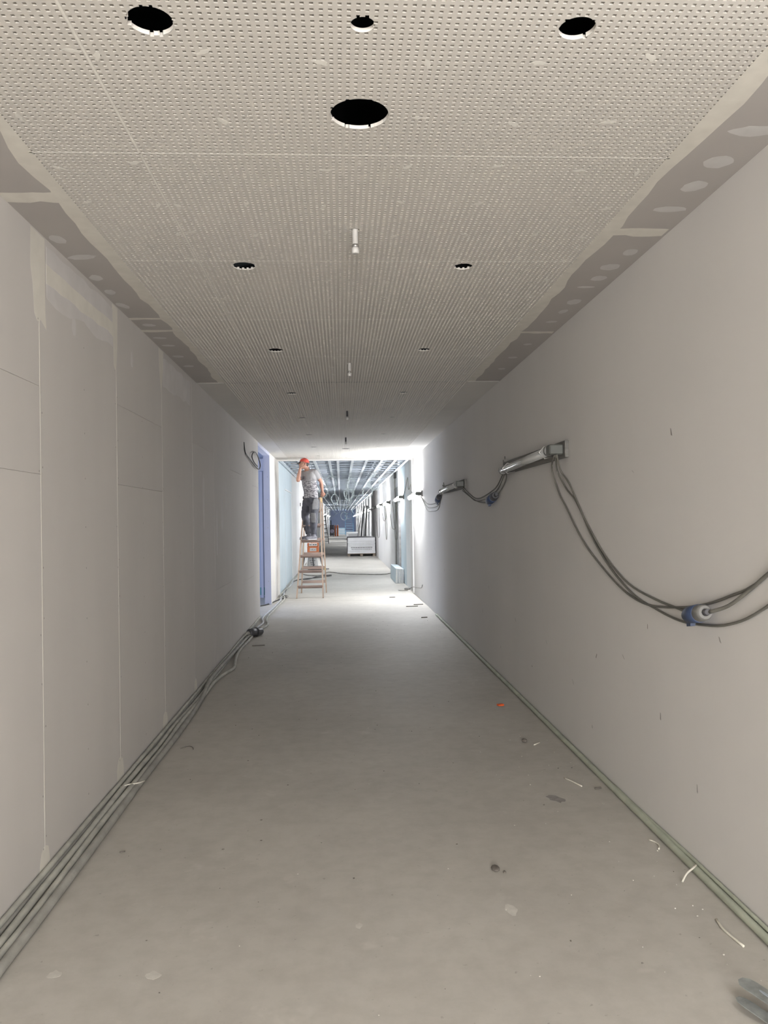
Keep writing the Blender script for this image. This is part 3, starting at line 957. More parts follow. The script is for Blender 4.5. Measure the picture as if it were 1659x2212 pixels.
def lamp_meshes():
    d = {}
    d['board'] = MB().box((-0.028, 0.02, -0.058), (0, 2.12, 0.060), bev=0.003).mesh('backing_plank', M['plank'])
    d['tube_off'] = MB().tube([(-0.10, 0.17, 0), (-0.10, 0.17 + LAMP_L, -0.035)], 0.034, 14).mesh('clear_tube', M['tube_off'])
    d['strip'] = MB().box((-0.118, 0.42, -0.02), (-0.082, 0.13 + LAMP_L, -0.012)).mesh('light_strip', M['strip_off'])
    d['lit_near'] = MB().tube([(-0.10, 0.17, 0), (-0.10, 0.17 + LAMP_L, -0.035)], 0.042, 10).mesh('lit_tube', M['lit_near'])  # lit tubes are thicker than the unlit one to imitate bloom
    d['lit_glare'] = MB().tube([(-0.10, 0.17, 0), (-0.10, 0.17 + LAMP_L, -0.035)], 0.042, 10).mesh('lit_tube', M['lit_glare'])
    d['lit_far'] = MB().tube([(-0.10, 0.17, 0), (-0.10, 0.17 + LAMP_L, -0.035)], 0.042, 10).mesh('lit_tube', M['lit_far'])
    mb = MB()
    mb.tube([(-0.10, 0.155, 0), (-0.10, 0.19, 0)], 0.039, 14)
    d['cap'] = mb.mesh('end_cap', M['greyplastic'])
    mb = MB()
    mb.tube([(-0.10, 0.15 + LAMP_L, -0.034), (-0.10, 0.19 + LAMP_L, -0.035)], 0.039, 14)
    d['cap2'] = mb.mesh('end_cap', M['greyplastic'])
    d['box'] = MB().box((-0.128, 0.055, -0.036), (-0.028, 0.155, 0.036), bev=0.008).mesh('junction_box', M['boxplastic'])
    mb = MB()
    mb.tube([(-0.028, 0, 0.03), (-0.10, 0, 0.046), (-0.142, 0, 0.0), (-0.10, 0, -0.046), (-0.028, 0, -0.03)], 0.006, 6)
    d['clip'] = mb.mesh('clip', M['metalclip'])
    d['nail'] = MB().box((-0.05, -0.02, 0), (-0.02, 0.02, 0.02)).tube([(-0.03, 0, 0.0), (-0.032, 0.01, 0.055)], 0.006, 6).mesh('bracket', M['plank'])
    return d


LM = lamp_meshes()



def work_light(y, z, lit, label, side=1):
    x = XR if side > 0 else XL
    t = tag(empty('work_light', (x, y, z), 0 if side > 0 else PI), label, 'work light', 'tube work lights along the walls')
    place(LM['board'], 'backing_plank', t)
    if lit:
        place(LM['lit_near' if y < 5 else 'lit_glare' if y < 17 else 'lit_far'], 'lit_tube', t)
    else:
        place(LM['tube_off'], 'clear_tube', t)
        place(LM['strip'], 'light_strip', t)
    place(LM['cap'], 'end_cap', t)
    place(LM['cap2'], 'end_cap', t)
    place(LM['box'], 'junction_box', t)
    place(LM['clip'], 'clip', t, (0, 0.30, 0))
    place(LM['clip'], 'clip', t, (0, LAMP_L - 0.02, -0.03))
    place(LM['nail'], 'bracket', t, (0, 2.0, 0.055))
    return t


work_light(-5.6, 2.09, True, 'lit tube work light on the right wall far behind the viewer')
work_light(-0.45, 2.12, True, 'lit tube work light on the right wall just behind the picture edge')
work_light(5.39, 2.095, False, 'unlit tube work light on a grey plank, the largest on the right wall')
work_light(9.86, 2.065, False, 'unlit tube work light on the right wall, beyond the larger unlit one')
work_light(15.22, 2.13, True, 'glaring lit tube work light on the right wall where the perforated ceiling ends')
work_light(19.7, 2.20, True, 'lit work light on the pale blue board, just past the ceiling edge')
work_light(25.2, 2.20, True, 'lit work light with cables hanging below it, third lit one along the right wall')
work_light(30.0, 2.22, True, 'fourth lit work light along the right wall, smallest before the grey stretch')
work_light(35.2, 2.22, False, 'unlit work light on the grey stretch of the right wall above the board stack')
for k, y in enumerate((41.3, 46.3, 51.3, 56.3, 62, 68, 76, 85, 94)):
    work_light(y, 2.2, True, ORD[k] + ' lit work light on the studded right wall, counting from the grey stretch')
for k, y in enumerate((66.0, 80.0, 92.0)):
    work_light(y, 2.2, True, ORD[k] + ' tiny lit work light on the far left wall, counting from the dark ladder', -1)
work_light(29.1, 2.2, True, 'added lit work light on the left wall, unseen behind the man', -1)  # this lamp and the next are added to brighten the board stack and floor
work_light(34.2, 2.2, True, 'second added lit work light on the left wall, behind the ladder', -1)


# ------------------------------------------------------------------ cables on the right wall
def wall_cable(pts, r, m, label, name='lamp_cable', group='cables slung between the work lights', sub=5, x=None):
    xx = XR - r - 0.001 if x is None else x
    mb = MB()
    P = [(xx, p[0], p[1]) if len(p) == 2 else p for p in pts]
    mb.tube(spline(P, sub), r, 8)
    o = mb.build(name, M[m])
    return tag(o, label, 'cable', group)


LC_ = 'lampcable'
bx = XR - 0.09
wall_cable([(bx, 5.46, 2.05), (1.57, 5.75, 1.98), (5.66, 1.80), (5.483, 1.689), (5.124, 1.468), (4.763, 1.319), (4.375, 1.197), (4.041, 1.153), (3.698, 1.174), (3.407, 1.216),
            (3.156, 1.279), (2.875, 1.380), (2.2, 1.75), (1.57, 0.9, 2.05), (1.56, -0.30, 2.13)], 0.006, LC_, 'grey cable from the largest unlit lamp, running above the blue plug')
wall_cable([(bx, 5.43, 2.05), (1.57, 5.60, 1.95), (5.47, 1.82), (5.261, 1.732), (5.020, 1.575), (4.675, 1.380), (4.301, 1.242), (3.919, 1.190), (3.647, 1.173), (1.57, 3.45, 1.168)],
           0.006, LC_, 'grey cable from the largest unlit lamp, ending in the blue plug')
wall_cable([(bx, 5.40, 2.05), (1.57, 5.52, 1.95), (5.394, 1.849), (5.133, 1.652), (4.913, 1.487), (4.597, 1.315), (4.234, 1.189), (3.921, 1.142), (3.649, 1.118), (3.410, 1.128),
            (3.160, 1.163), (2.878, 1.264), (2.2, 1.60), (1.57, 0.8, 2.0), (1.56, -0.30, 2.08)], 0.006, LC_, 'lowest grey cable from the largest unlit lamp, passing under the blue plug')
wall_cable([(1.540, 3.225, 1.207), (1.572, 3.12, 1.245), (2.98, 1.325), (2.80, 1.42), (2.1, 1.78), (1.57, 0.8, 2.06), (1.56, -0.30, 2.10)], 0.008, LC_, 'thicker grey cable rising from the pale socket of the blue plug')
# bay between the two unlit lamps
wall_cable([(1.53, 7.25, 2.06), (1.57, 7.55, 2.03), (8.0, 1.93), (8.7, 1.862), (9.164, 1.855), (9.6, 1.92), (1.56, 9.93, 2.02)], 0.006, LC_, 'upper grey cable sagging between the two unlit lamps')
wall_cable([(1.53, 7.20, 2.06), (1.57, 7.50, 2.01), (7.95, 1.90), (8.7, 1.83), (9.2, 1.828), (9.65, 1.90), (1.56, 9.95, 2.0)], 0.006, LC_, 'middle grey cable sagging between the two unlit lamps')
wall_cable([(1.52, 7.15, 2.04), (1.57, 7.35, 2.0), (7.62, 1.93), (1.58, 7.85, 1.845)], 0.006, LC_, 'short grey cable from the largest unlit lamp down to its dark plug')
wall_cable([(1.58, 8.2, 1.80), (8.55, 1.79), (9.1, 1.82), (9.6, 1.89), (1.56, 9.97, 1.98)], 0.006, LC_, 'lowest grey cable from the dark plug to the second unlit lamp')
for dz, lb in ((0, 'upper'), (-0.06, 'middle'), (-0.12, 'lowest')):
    wall_cable([(1.55, 11.9, 2.04), (12.35, 2.0 + dz * .2), (12.75, 1.91 + dz), (13.55, 1.885 + dz), (14.4, 1.91 + dz), (15.0, 2.0 + dz * .4), (1.55, 15.26, 2.09)], 0.006, LC_,
               lb + ' grey cable sagging between the second unlit lamp and the glaring one')


def coupling(p, q, label, big=1.0, dark=False):
    """plug and socket joined in line from p to q"""
    p, q = Vector(p), Vector(q)
    t = tag(empty('cable_coupling', p), label, 'plug')
    d = (q - p)
    L = d.length
    d.normalize()
    blue = M['blueplastic']
    mb = MB()
    mb.tube([d * 0, d * L * .06, d * L * .2, d * L * .25, d * L * .74], [0.016 * big, 0.026 * big, 0.032 * big, 0.039 * big, 0.040 * big], 14)
    mb.build('plug_body', blue, t)
    side = Vector((0, -0.3, -1)).normalized()
    n = Vector((1, 0, 0))
    mb = MB()
    c = d * L * .22 + side * 0.035 * big
    mb.beam(c - d * 0.03, c + d * 0.02, 0.03 * big, 0.022 * big, (1, 0, 0))
    mb.build('latch_lug', blue, t)
    mb = MB()
    mb.tube([d * L * .73, d * L * .76, d * L * .92, d * L], [0.037 * big, 0.038 * big, 0.035 * big, 0.028 * big], 14)
    mb.build('socket_collar', M['darkplastic'] if dark else M['greyplastic'], t)
    mb = MB()
    mb.tube([d * L * .98, d * L * 1.12], [0.017 * big, 0.013 * big], 10)
    mb.build('gland', M['darkplastic'], t)
    return t


coupling((1.557, 3.49, 1.160), (1.535, 3.25, 1.203), 'blue round plug with pale grey socket hanging on the right wall')
coupling((1.56, 8.26, 1.79), (1.56, 7.84, 1.85), 'dark blue plug hanging between the two unlit lamps', 1.15, True)
coupling((1.56, 12.66, 1.90), (1.56, 12.35, 1.985), 'dark plug hanging below the far end of the second unlit lamp', 1.2, True)
# cables drooping beyond the portal
for i, (ya, yb, zs, lb) in enumerate([(17.2, 19.8, 2.42, 'dark cable looped up the wall between the glaring lamp and the next one'),
                                      (21.8, 23.5, 1.05, 'cable drooping down the concrete pier under a lit lamp'),
                                      (22.0, 25.3, 1.35, 'cable sagging from the lamp on blue board to the third lit lamp'),
                                      (27.0, 28.0, 0.95, 'cable hanging in a long narrow loop below the third lit lamp'),
                                      (27.2, 30.1, 1.6, 'cable sagging from the third to the fourth lit lamp'),
                                      (31.9, 35.2, 0.9, 'cable sagging deep across the grey stretch of wall')]):
    if i == 0:
        pts = [(1.56, ya, 2.14), (17.5, 2.28), (17.7, 2.42), (18.3, 2.33), (18.5, 2.62), (18.9, 2.48), (19.5, 2.30), (1.56, yb, 2.2)]
    else:
        zt = 2.17
        pts = [(1.56, ya, zt)] + [(ya + (yb - ya) * u, zt - (zt - zs) * (1 - (2 * u - 1) ** 4)) for u in (.12, .25, .4, .5, .6, .75, .88)] + [(1.56, yb, zt)]
    wall_cable(pts, 0.0085, LC_ if i else 'greycable', lb)
t = tag(empty('junction_box', (XR, 22.55, 2.93)), 'small black box at the top of the right wall above the concrete pier', 'box')
MB().box((-0.06, -0.16, -0.11), (0, 0.16, 0.11), bev=0.01).build('box_body', M['blackcable'], t)
MB().tube([(-0.03, 0, -0.11), (-0.03, 0, -0.3), (-0.012, 0.02, -1.0), (-0.012, 0.02, -2.9)], 0.012, 6).build('lead', M['lampcable'], t)

# ------------------------------------------------------------------ cables on the floor
NEWC = 'cables along the foot of the left wall'


def floor_cable(pts, r, m, label, group=None, sub=6, name='floor_cable'):
    mb = MB()
    P = [(p[0], p[1], (p[2] if len(p) > 2 else 0) + r) for p in pts]
    mb.tube(spline(P, sub), r, 10)
    return tag(mb.build(name, M[m]), label, 'cable', group)


rnd = random.Random(12)


def along(x, y0, y1, amp, step=0.7, lift=0.0, rise=()):
    out = []
    y = y0
    while y < y1:
        z = lift
        for (a, b, h) in rise:
            if a < y < b:
                z += h
        out.append((x + rnd.uniform(-amp, amp), y, z))
        y += step
    out.append((x, y1, lift))
    return out


floor_cable(along(-1.366, 0.8, 13.3, 0.004, 0.6, 0.028), 0.013, 'greycable2', 'pale green-grey cable lying on top against the left wall', NEWC)
floor_cable(along(-1.368, 0.8, 12.6, 0.002, 0.9), 0.014, 'greycable', 'grey cable in the corner under the pale one, closest to the left wall', NEWC)
floor_cable(along(-1.333, 0.8, 10.6, 0.009, 0.55, 0, ((4.4, 5.2, .012),)) + [(-1.31, 11.0, .01), (-1.28, 11.15, .02)], 0.0165, 'greycable2', 'thick dusty cable second from the left wall, running into the dark coupling', NEWC)
floor_cable(along(-1.292, 0.8, 7.5, 0.010, 0.5, 0, ((4.3, 4.9, .014), (6.2, 6.9, .01))) + [(-1.295, 8.0), (-1.25, 8.45, 0.0), (-1.20, 8.75, 0.0), (-1.25, 9.25), (-1.29, 9.9), (-1.27, 10.8), (-1.26, 11.6, .0),
            (-1.19, 12.0), (-1.165, 12.4), (-1.235, 12.9), (-1.26, 13.5), (-1.235, 14.6), (-1.21, 15.6), (-1.19, 16.3), (-1.235, 16.95), (-1.33, 17.1), (-1.345, 18.0), (-1.30, 19.5), (-1.34, 21.5), (-1.33, 24.0)],
            0.017, 'greycable2', 'thick cable that bows out into the room before the coupling', NEWC)
floor_cable(along(-1.250, 0.8, 2.9, 0.004, 0.7) + [(-1.248, 3.4), (-1.252, 4.2), (-1.262, 5.0), (-1.258, 6.2), (-1.285, 7.2), (-1.325, 7.9, .03), (-1.33, 8.6, .03), (-1.325, 9.6, .02), (-1.325, 10.4, .0)],
            0.020, 'greycable', 'thickest dusty cable, outermost of the bundle at the left wall', NEWC)
floor_cable([(-1.33, 10.4), (-1.33, 11.3), (-1.30, 12.0), (-1.26, 12.6), (-1.32, 13.1), (-1.33, 13.6), (-1.29, 14.6), (-1.27, 15.5), (-1.26, 16.3), (-1.30, 16.8), (-1.27, 17.3), (-1.33, 18.4), (-1.28, 20.0), (-1.33, 22.0)],
            0.015, 'paleblue_cable', 'pale cable snaking past the doorway towards the ladder', NEWC)
floor_cable([(-1.75, 15.0), (-1.55, 15.25), (-1.42, 15.6), (-1.33, 16.2), (-1.24, 16.6), (-1.19, 16.9), (-1.27, 17.2), (-1.31, 18.6), (-1.30, 20.0), (-1.26, 21.6), (-1.0, 22.2), (-0.65, 22.6), (-0.3, 23.2)],
            0.012, 'blackcable', 'black cable coming out of the doorway and curling towards the ladder', NEWC)
floor_cable([(-1.32, 16.4), (-1.20, 16.9), (-1.17, 17.15), (-1.30, 17.4), (-1.36, 18.6), (-1.33, 20.6), (-1.34, 23.0), (-1.36, 26.0), (-1.35, 30.0)], 0.012, 'greycable', 'thin grey cable looping at the foot of the wall left of the ladder', NEWC)
floor_cable([(-1.2, 24.2), (-1.0, 23.6), (-0.6, 23.3), (-0.45, 24.8), (-0.2, 24.6), (0.03, 24.0), (0.6, 23.6), (1.1, 23.35), (1.4, 23.6), (1.57, 24.3)], 0.014, 'greycable', 'dark cable lying across the whole corridor floor behind the ladder', 'cables across the floor')
floor_cable([(-1.15, 22.0), (-0.9, 22.1), (-0.66, 23.2), (-0.3, 23.5)], 0.013, 'blackcable', 'short black cable end on the floor seen through the ladder', 'cables across the floor')
# coupling on the floor
t = tag(empty('cable_coupling', (-1.243, 11.22, 0)), 'black round cable coupling lying on the floor by the left wall', 'plug')
d = Vector((0.75, 1, 0.0)).normalized()
MB().tube([Vector((0, 0, .062)) - d * .12, Vector((0, 0, .062)) - d * .10, Vector((0, 0, .062)) + d * .02], [.045, .06, .061], 16).build('socket_body', M['darkplastic'], t)
MB().tube([Vector((0, 0, .062)) + d * .02, Vector((0, 0, .062)) + d * .03, Vector((0, 0, .062)) + d * .05, Vector((0, 0, .062)) + d * .12, Vector((0, 0, .062)) + d * .15],
          [.066, .068, .060, .058, .04], 16).build('locking_ring', M['darkplastic'], t)
MB().tube([Vector((0, 0, .062)) - d * .17, Vector((0, 0, .062)) - d * .115], [.018, .034], 12).build('gland', M['greycable'], t)
floor_cable([(-1.38, 10.96, .01), (-1.355, 11.02, .03), (-1.335, 11.09, .043)], 0.016, 'greycable2', 'stub of grey cable entering the black floor coupling', NEWC)
# right side
floor_cable([(1.578, 0.9), (1.578, 2.6), (1.576, 3.4), (1.577, 4.4), (1.578, 5.6), (1.580, 7.0), (1.58, 9.0), (1.583, 11.0), (1.583, 13.2)], 0.0175, 'greencable', 'thick grey-green cable along the foot of the right wall', 'cables along the foot of the right wall')
floor_cable([(1.587, 0.9, .036), (1.588, 2.6, .036), (1.589, 3.1, .034), (1.591, 3.6, .028), (1.591, 4.2, .016), (1.592, 4.6, .014)], 0.008, 'greencable', 'thin dark cable lying on the grey-green one at the right wall', 'cables along the foot of the right wall')
# black cable loop sticking out of the left wall near the doorway
mb = MB()
xw = XL + 0.012
mb.tube(spline([(XL, 11.45, 2.78), (xw, 11.5, 2.64), (xw + .01, 11.7, 2.60), (xw + .02, 12.2, 2.55), (xw + .03, 12.7, 2.50), (xw + .03, 13.15, 2.50), (xw + .03, 13.34, 2.58), (xw + .02, 13.2, 2.68),
                (xw + .02, 12.8, 2.74), (xw + .02, 12.4, 2.71), (xw + .02, 12.2, 2.63), (xw + .03, 12.4, 2.56), (xw + .04, 12.8, 2.52)], 6), 0.009, 8)
tag(mb.build('cable_loop', M['blackcable']), 'loop of black cable sticking out of the left wall by the doorway', 'cable')

# ------------------------------------------------------------------ sprinkler stubs in the ceiling
pl = ['white sprinkler stub nearest the viewer in the middle of the ceiling', 'second white sprinkler stub along the ceiling', 'third sprinkler stub along the ceiling, pipe darkened as if backlit', 'farthest sprinkler stub along the ceiling, pipe darkened as if backlit']
for i, (x, y) in enumerate([(0.088, 3.687), (0.096, 6.82), (0.10, 9.783), (0.102, 12.873)]):
    t = tag(empty('sprinkler_stub', (x, y, H)), pl[i], 'sprinkler', 'sprinkler stubs in the ceiling')
    MB().tube([(0, 0, 0.3), (0, 0, -0.075)], 0.0135, 14).build('drop_pipe', M['pipe' if i < 2 else 'darkplastic'], t)  # far pipes get a dark material that imitates backlit shade
    MB().tube([(0, 0, -0.068), (0, 0, -0.076), (0, 0, -0.084)], [0.0145, 0.0155, 0.0135], 14).build('coupling_ring', M['metalclip'], t)
    MB().tube([(0, 0, -0.082), (0, 0, -0.088), (0, 0, -0.108), (0, 0, -0.112)], [0.015, 0.0185, 0.0185, 0.014], 8).build('end_plug', M['pipe'], t)

# ------------------------------------------------------------------ step ladder
lad = tag(empty('step_ladder', (-0.66, 17.2, 0)), 'tall wooden step ladder with the man standing on it', 'ladder')
OX, OY = 0.66, -17.2


def loc(x, y, z):
    return (x + OX, y + OY, z)


LT = 2.13
for sx, xb, xt in ((-1, -0.950, -0.787), (1, -0.395, -0.440)):
    MB().beam(loc(xb, 16.625, 0), loc(xt, 17.20, LT), 0.028, 0.058, (0, 1, 0)).build('front_rail', M['wood'], lad)
for sx, xb, xt in ((-1, -0.912, -0.765), (1, -0.350, -0.405)):
    MB().beam(loc(xb, 17.86, 0), loc(xt, 17.255, LT), 0.028, 0.052, (0, 1, 0)).build('rear_rail', M['wood'], lad)


def lerp(a, b, t):
    return a + (b - a) * t


for k in range(6):
    z = 0.25 + 0.32 * k
    f = z / LT
    xa, xb, y = lerp(-0.95, -0.787, f), lerp(-0.395, -0.44, f), lerp(16.625, 17.20, f)
    MB().box(loc(xa, y - 0.04, z - 0.014), loc(xb, y + 0.04, z + 0.014)).box(loc(xa, y - 0.012, z - 0.045), loc(xb, y + 0.012, z - 0.014)).build('tread', M['wood_tread'], lad)
    if k < 6:
        z2 = z + 0.01
        f = z2 / LT
        xa, xb, y = lerp(-0.912, -0.765, f), lerp(-0.35, -0.405, f), lerp(17.86, 17.255, f)
        MB().box(loc(xa, y - 0.025, z2 - 0.03), loc(xb, y + 0.025, z2 + 0.03)).build('rear_rung', M['wood_tread'], lad)
MB().box(loc(-0.80, 17.19, LT - 0.03), loc(-0.40, 17.265, LT + 0.0)).build('top_tread', M['wood'], lad)
for x in (-0.79, -0.43):
    MB().box(loc(x - 0.02, 17.185, LT - 0.10), loc(x + 0.02, 17.27, LT + 0.012)).build('hinge', M['hinge'], lad)
for z in (0.60, 0.52):
    MB().box(loc(-0.38, 17.66, z), loc(-0.362, 17.70, z + 0.05)).build('hinge', M['hinge'], lad)

# ------------------------------------------------------------------ the man on the ladder
man = tag(empty('person', (-0.62, 16.95, 1.235)), 'worker in grey t-shirt and red cap standing on the wooden ladder, hand to face', 'person')
MO = Vector((-0.62, 16.95, 1.235))


def rel(p):
    return Vector(p)


def limb(mb, pts, rs, n=12):
    mb.tube(spline(pts, 4), [r for i in range(len(rs) - 1) for r in [lerp(rs[i], rs[i + 1], k / 4) for k in range(4)]] + [rs[-1]], n)


def finish(mb, name, m, voxel, smooth=3, parent=man, wrinkle=0.0):
    o = mb.build(name, m, parent, -MO)
    r = o.modifiers.new('remesh', 'REMESH')
    r.mode = 'VOXEL'
    r.voxel_size = voxel
    r.use_smooth_shade = True
    s = o.modifiers.new('smooth', 'SMOOTH')
    s.iterations = smooth
    s.factor = 0.5
    if wrinkle:
        tx = bpy.data.textures.new(name + '_folds', 'CLOUDS')
        tx.noise_scale = 0.06
        d_ = o.modifiers.new('folds', 'DISPLACE')
        d_.texture = tx
        d_.strength = wrinkle
        d_.mid_level = 0.5
    return o


f45 = Vector((-0.72, -0.69, 0))          # the way his chest faces
r45 = Vector((-0.69, 0.72, 0))           # towards his right
hip = Vector((-0.628, 16.90, 2.07))
waist = Vector((-0.632, 16.89, 2.22))
chest = Vector((-0.672, 16.88, 2.50))
shl = Vector((-0.688, 16.88, 2.655))
neck = Vector((-0.705, 16.86, 2.735))
head = Vector((-0.762, 16.83, 2.848))
shR, elR, wrR = Vector((-0.822, 16.93, 2.635)), Vector((-0.893, 16.74, 2.495)), Vector((-0.838, 16.69, 2.755))
shL, elL, wrL = Vector((-0.545, 16.83, 2.665)), Vector((-0.415, 16.92, 2.475)), Vector((-0.388, 17.10, 2.265))
hpR, knR, anR = Vector((-0.715, 16.94, 2.03)), Vector((-0.775, 17.10, 1.745)), Vector((-0.690, 17.03, 1.325))
hpL, knL, anL = Vector((-0.560, 16.88, 2.03)), Vector((-0.575, 16.85, 1.70)), Vector((-0.590, 16.905, 1.325))
body = MB()
ring = lambda c, a, b: (c, r45 * a, f45 * b)
body.loft([ring(hip, .15, .10), ring(waist, .135, .095), ring(chest, .165, .11), ring(shl, .15, .085), ring(neck + Vector((0, 0, -.03)), .07, .06)])
limb(body, [shl, neck, head + Vector((.01, .01, -.03))], [.062, .056, .056])
faceq = Vector((-0.95, -0.30, 0.05)).normalized()        # looks left
fr = Vector((0, 0, 1)).cross(faceq).normalized()
rotm = Matrix((fr, -faceq, fr.cross(-faceq))).transposed()
body.ball(head, .073, .095, .112, 16, 12, rotm)
body.ball(head + faceq * .03 + Vector((0, 0, -.06)), .052, .06, .052, 12, 8, rotm)     # jaw
body.ball(head + faceq * .10 + Vector((0, 0, -.015)), .014, .022, .024, 8, 6, rotm)    # nose
for s in (-1, 1):
    body.ball(head + fr * s * .074 + faceq * -.008 + Vector((0, 0, -.012)), .012, .02, .032, 8, 6, rotm)   # ears
    body.ball(head + fr * s * .03 + faceq * .082 + Vector((0, 0, .012)), .016, .012, .008, 8, 6, rotm)     # brow
limb(body, [shR, lerp(shR, elR, .5), elR, lerp(elR, wrR, .4), wrR], [.054, .048, .040, .042, .027])
limb(body, [shL, lerp(shL, elL, .5), elL, lerp(elL, wrL, .4), wrL], [.054, .048, .040, .042, .028])
limb(body, [hpR, lerp(hpR, knR, .5), knR, lerp(knR, anR, .35), anR], [.085, .078, .055, .056, .038])
limb(body, [hpL, lerp(hpL, knL, .5), knL, lerp(knL, anL, .35), anL], [.085, .078, .055, .056, .038])


def hand(mb, wrist, d, spread, palm_n, curl, size=1.0):
    """palm with four fingers and a thumb; d is the finger direction, spread runs across the knuckles, fingers curl along palm_n"""
    d, spread, palm_n = d.normalized(), spread.normalized(), palm_n.normalized()
    pc = wrist + d * .045 * size
    mb.loft([(wrist - d * .01, spread * .027, palm_n * .02), (wrist + d * .03 * size, spread * .038, palm_n * .017), (wrist + d * .09 * size, spread * .042, palm_n * .014)], 10)
    for i, ln in enumerate((.072, .080, .075, .060)):
        root = wrist + d * .082 * size + spread * (i - 1.5) * .0215 * size
        p1 = root + d * ln * .45 + palm_n * curl * .012
        p2 = p1 + (d * (1 - curl * .6) + palm_n * curl).normalized() * ln * .33
        p3 = p2 + (d * (1 - curl) + palm_n * curl * 1.4).normalized() * ln * .28
        mb.tube([root - d * .02, root, p1, p2, p3], [.0095, .0095, .009, .0082, .0068], 8)
    tr = wrist + d * .03 * size - spread * .034 * size
    mb.tube([tr, tr - spread * .02 + d * .022 + palm_n * .006, tr - spread * .026 + d * .05 + palm_n * .014, tr - spread * .024 + d * .07 + palm_n * .02], [.013, .012, .0105, .008], 8)


hand(body, wrR, Vector((0.36, 0.10, 0.93)), Vector((-0.88, 0.30, 0.34)), Vector((0.25, 0.95, 0.0)), 0.45)
hand(body, wrL, Vector((-0.05, 0.42, -0.9)), Vector((-0.95, 0.1, 0.05)), Vector((0.05, -0.85, -0.45)) * -1, 0.55)
finish(body, 'body', M['skin'], 0.0062, 2)

shirt = MB()
shirt.loft([ring(hip + Vector((-.002, -.005, .05)), .185, .135), ring(waist + Vector((0, 0, .02)), .172, .132), ring(lerp(waist, chest, .55), .180, .135), ring(chest, .190, .135), ring(lerp(chest, shl, .6), .185, .12),
            ring(shl, .165, .10), ring(shl + Vector((-.006, 0, .042)), .105, .078)], 20)
limb(shirt, [shl + r45 * .06, shR, lerp(shR, elR, .35), lerp(shR, elR, .66)], [.07, .074, .070, .068])
limb(shirt, [shl - r45 * .06, shL, lerp(shL, elL, .35), lerp(shL, elL, .66)], [.07, .074, .072, .072])
so = finish(shirt, 't_shirt', M['shirt'], 0.011, 4, wrinkle=0.012)
mb = MB()
for k, (u, w) in enumerate(((-.045, .010), (-.01, .010), (.045, .009))):
    c = chest + f45 * .150 + r45 * (-u) + Vector((0, 0, .045))
    mb.beam(c + Vector((0, 0, -.035)), c + Vector((0, 0, .035)), w, .012, tuple(f45))
mb.build('chest_print', M['print'], man, -MO)

trs = MB()
trs.loft([ring(waist + Vector((0, 0, -.02)), .155, .118), ring(hip + Vector((0, 0, .04)), .172, .128), ring(hip + Vector((0, 0, -.05)), .17, .125), ring(hip + Vector((0, 0, -.12)), .10, .09)], 18)
limb(trs, [hpR + Vector((0, 0, .03)), lerp(hpR, knR, .5), knR, lerp(knR, anR, .4), lerp(knR, anR, .8), anR + Vector((0, 0, .03))], [.105, .098, .082, .078, .068, .066])
limb(trs, [hpL + Vector((0, 0, .03)), lerp(hpL, knL, .5), knL, lerp(knL, anL, .4), lerp(knL, anL, .8), anL + Vector((0, 0, .035))], [.11, .105, .085, .08, .070, .066])
finish(trs, 'trousers', M['trousers'], 0.011, 3, wrinkle=0.02)
mb = MB()
mb.loft([(Vector((-0.515, 16.775, 2.10)), Vector((.055, .035, 0)), Vector((-.012, -.02, 0))), (Vector((-0.535, 16.75, 1.98)), Vector((.07, .03, 0)), Vector((-.012, -.025, 0))), (Vector((-0.545, 16.755, 1.87)), Vector((.065, .03, 0)), Vector((-.01, -.02, 0)))], 10)
finish(mb, 'holster_pocket', M['pocket'], 0.009, 1)
mb = MB()
mb.loft([(knL + Vector((-.01, -.088, .10)), Vector((.055, 0, 0)), Vector((0, .02, 0))), (knL + Vector((-.005, -.09, 0)), Vector((.06, 0, 0)), Vector((0, .02, 0))), (knL + Vector((-.005, -.082, -.11)), Vector((.05, 0, 0)), Vector((0, .02, 0)))], 10)
finish(mb, 'knee_pad', M['pocket'], 0.009, 1)
MB().box((-0.815, 16.90, 2.10), (-0.775, 16.94, 2.16), bev=.006).build('belt_pouch', M['blackcable'], man, -MO)
for nm, an, toe in (('shoe', anL, Vector((-0.70, -0.42, 0))), ('shoe', anR, Vector((-0.75, -0.10, 0)))):
    toe.normalize()
    sd = toe.cross(Vector((0, 0, 1)))
    base = Vector((an.x, an.y, 1.226))
    mb = MB()
    mb.loft([(base - toe * .075 + Vector((0, 0, .035)), sd * .038, Vector((0, 0, .036))), (base - toe * .03 + Vector((0, 0, .055)), sd * .047, Vector((0, 0, .05))), (base + toe * .06 + Vector((0, 0, .042)), sd * .055, Vector((0, 0, .042))),
             (base + toe * .14 + Vector((0, 0, .034)), sd * .058, Vector((0, 0, .036))), (base + toe * .20 + Vector((0, 0, .028)), sd * .045, Vector((0, 0, .03)))], 14)
    limb(mb, [base + Vector((0, 0, .05)), an + Vector((0, 0, .0)), an + Vector((0, 0, .045))], [.045, .05, .05])
    s = finish(mb, 'shoe', M['shoe'], 0.009, 2)
    mb = MB()
    pts = [base - toe * .085, base - toe * .06 + sd * .042, base + toe * .06 + sd * .046, base + toe * .15 + sd * .05, base + toe * .205, base + toe * .15 - sd * .05, base + toe * .06 - sd * .046, base - toe * .06 - sd * .042]
    vs = [p + Vector((0, 0, .0)) for p in pts] + [p + Vector((0, 0, .022)) for p in pts]
    n = len(pts)
    mb.add(vs, [tuple(range(n))[::-1], tuple(range(n, 2 * n))] + [(i, (i + 1) % n, n + (i + 1) % n, n + i) for i in range(n)])
    mb.build('sole', M['sole'], s, (0, 0, 0))
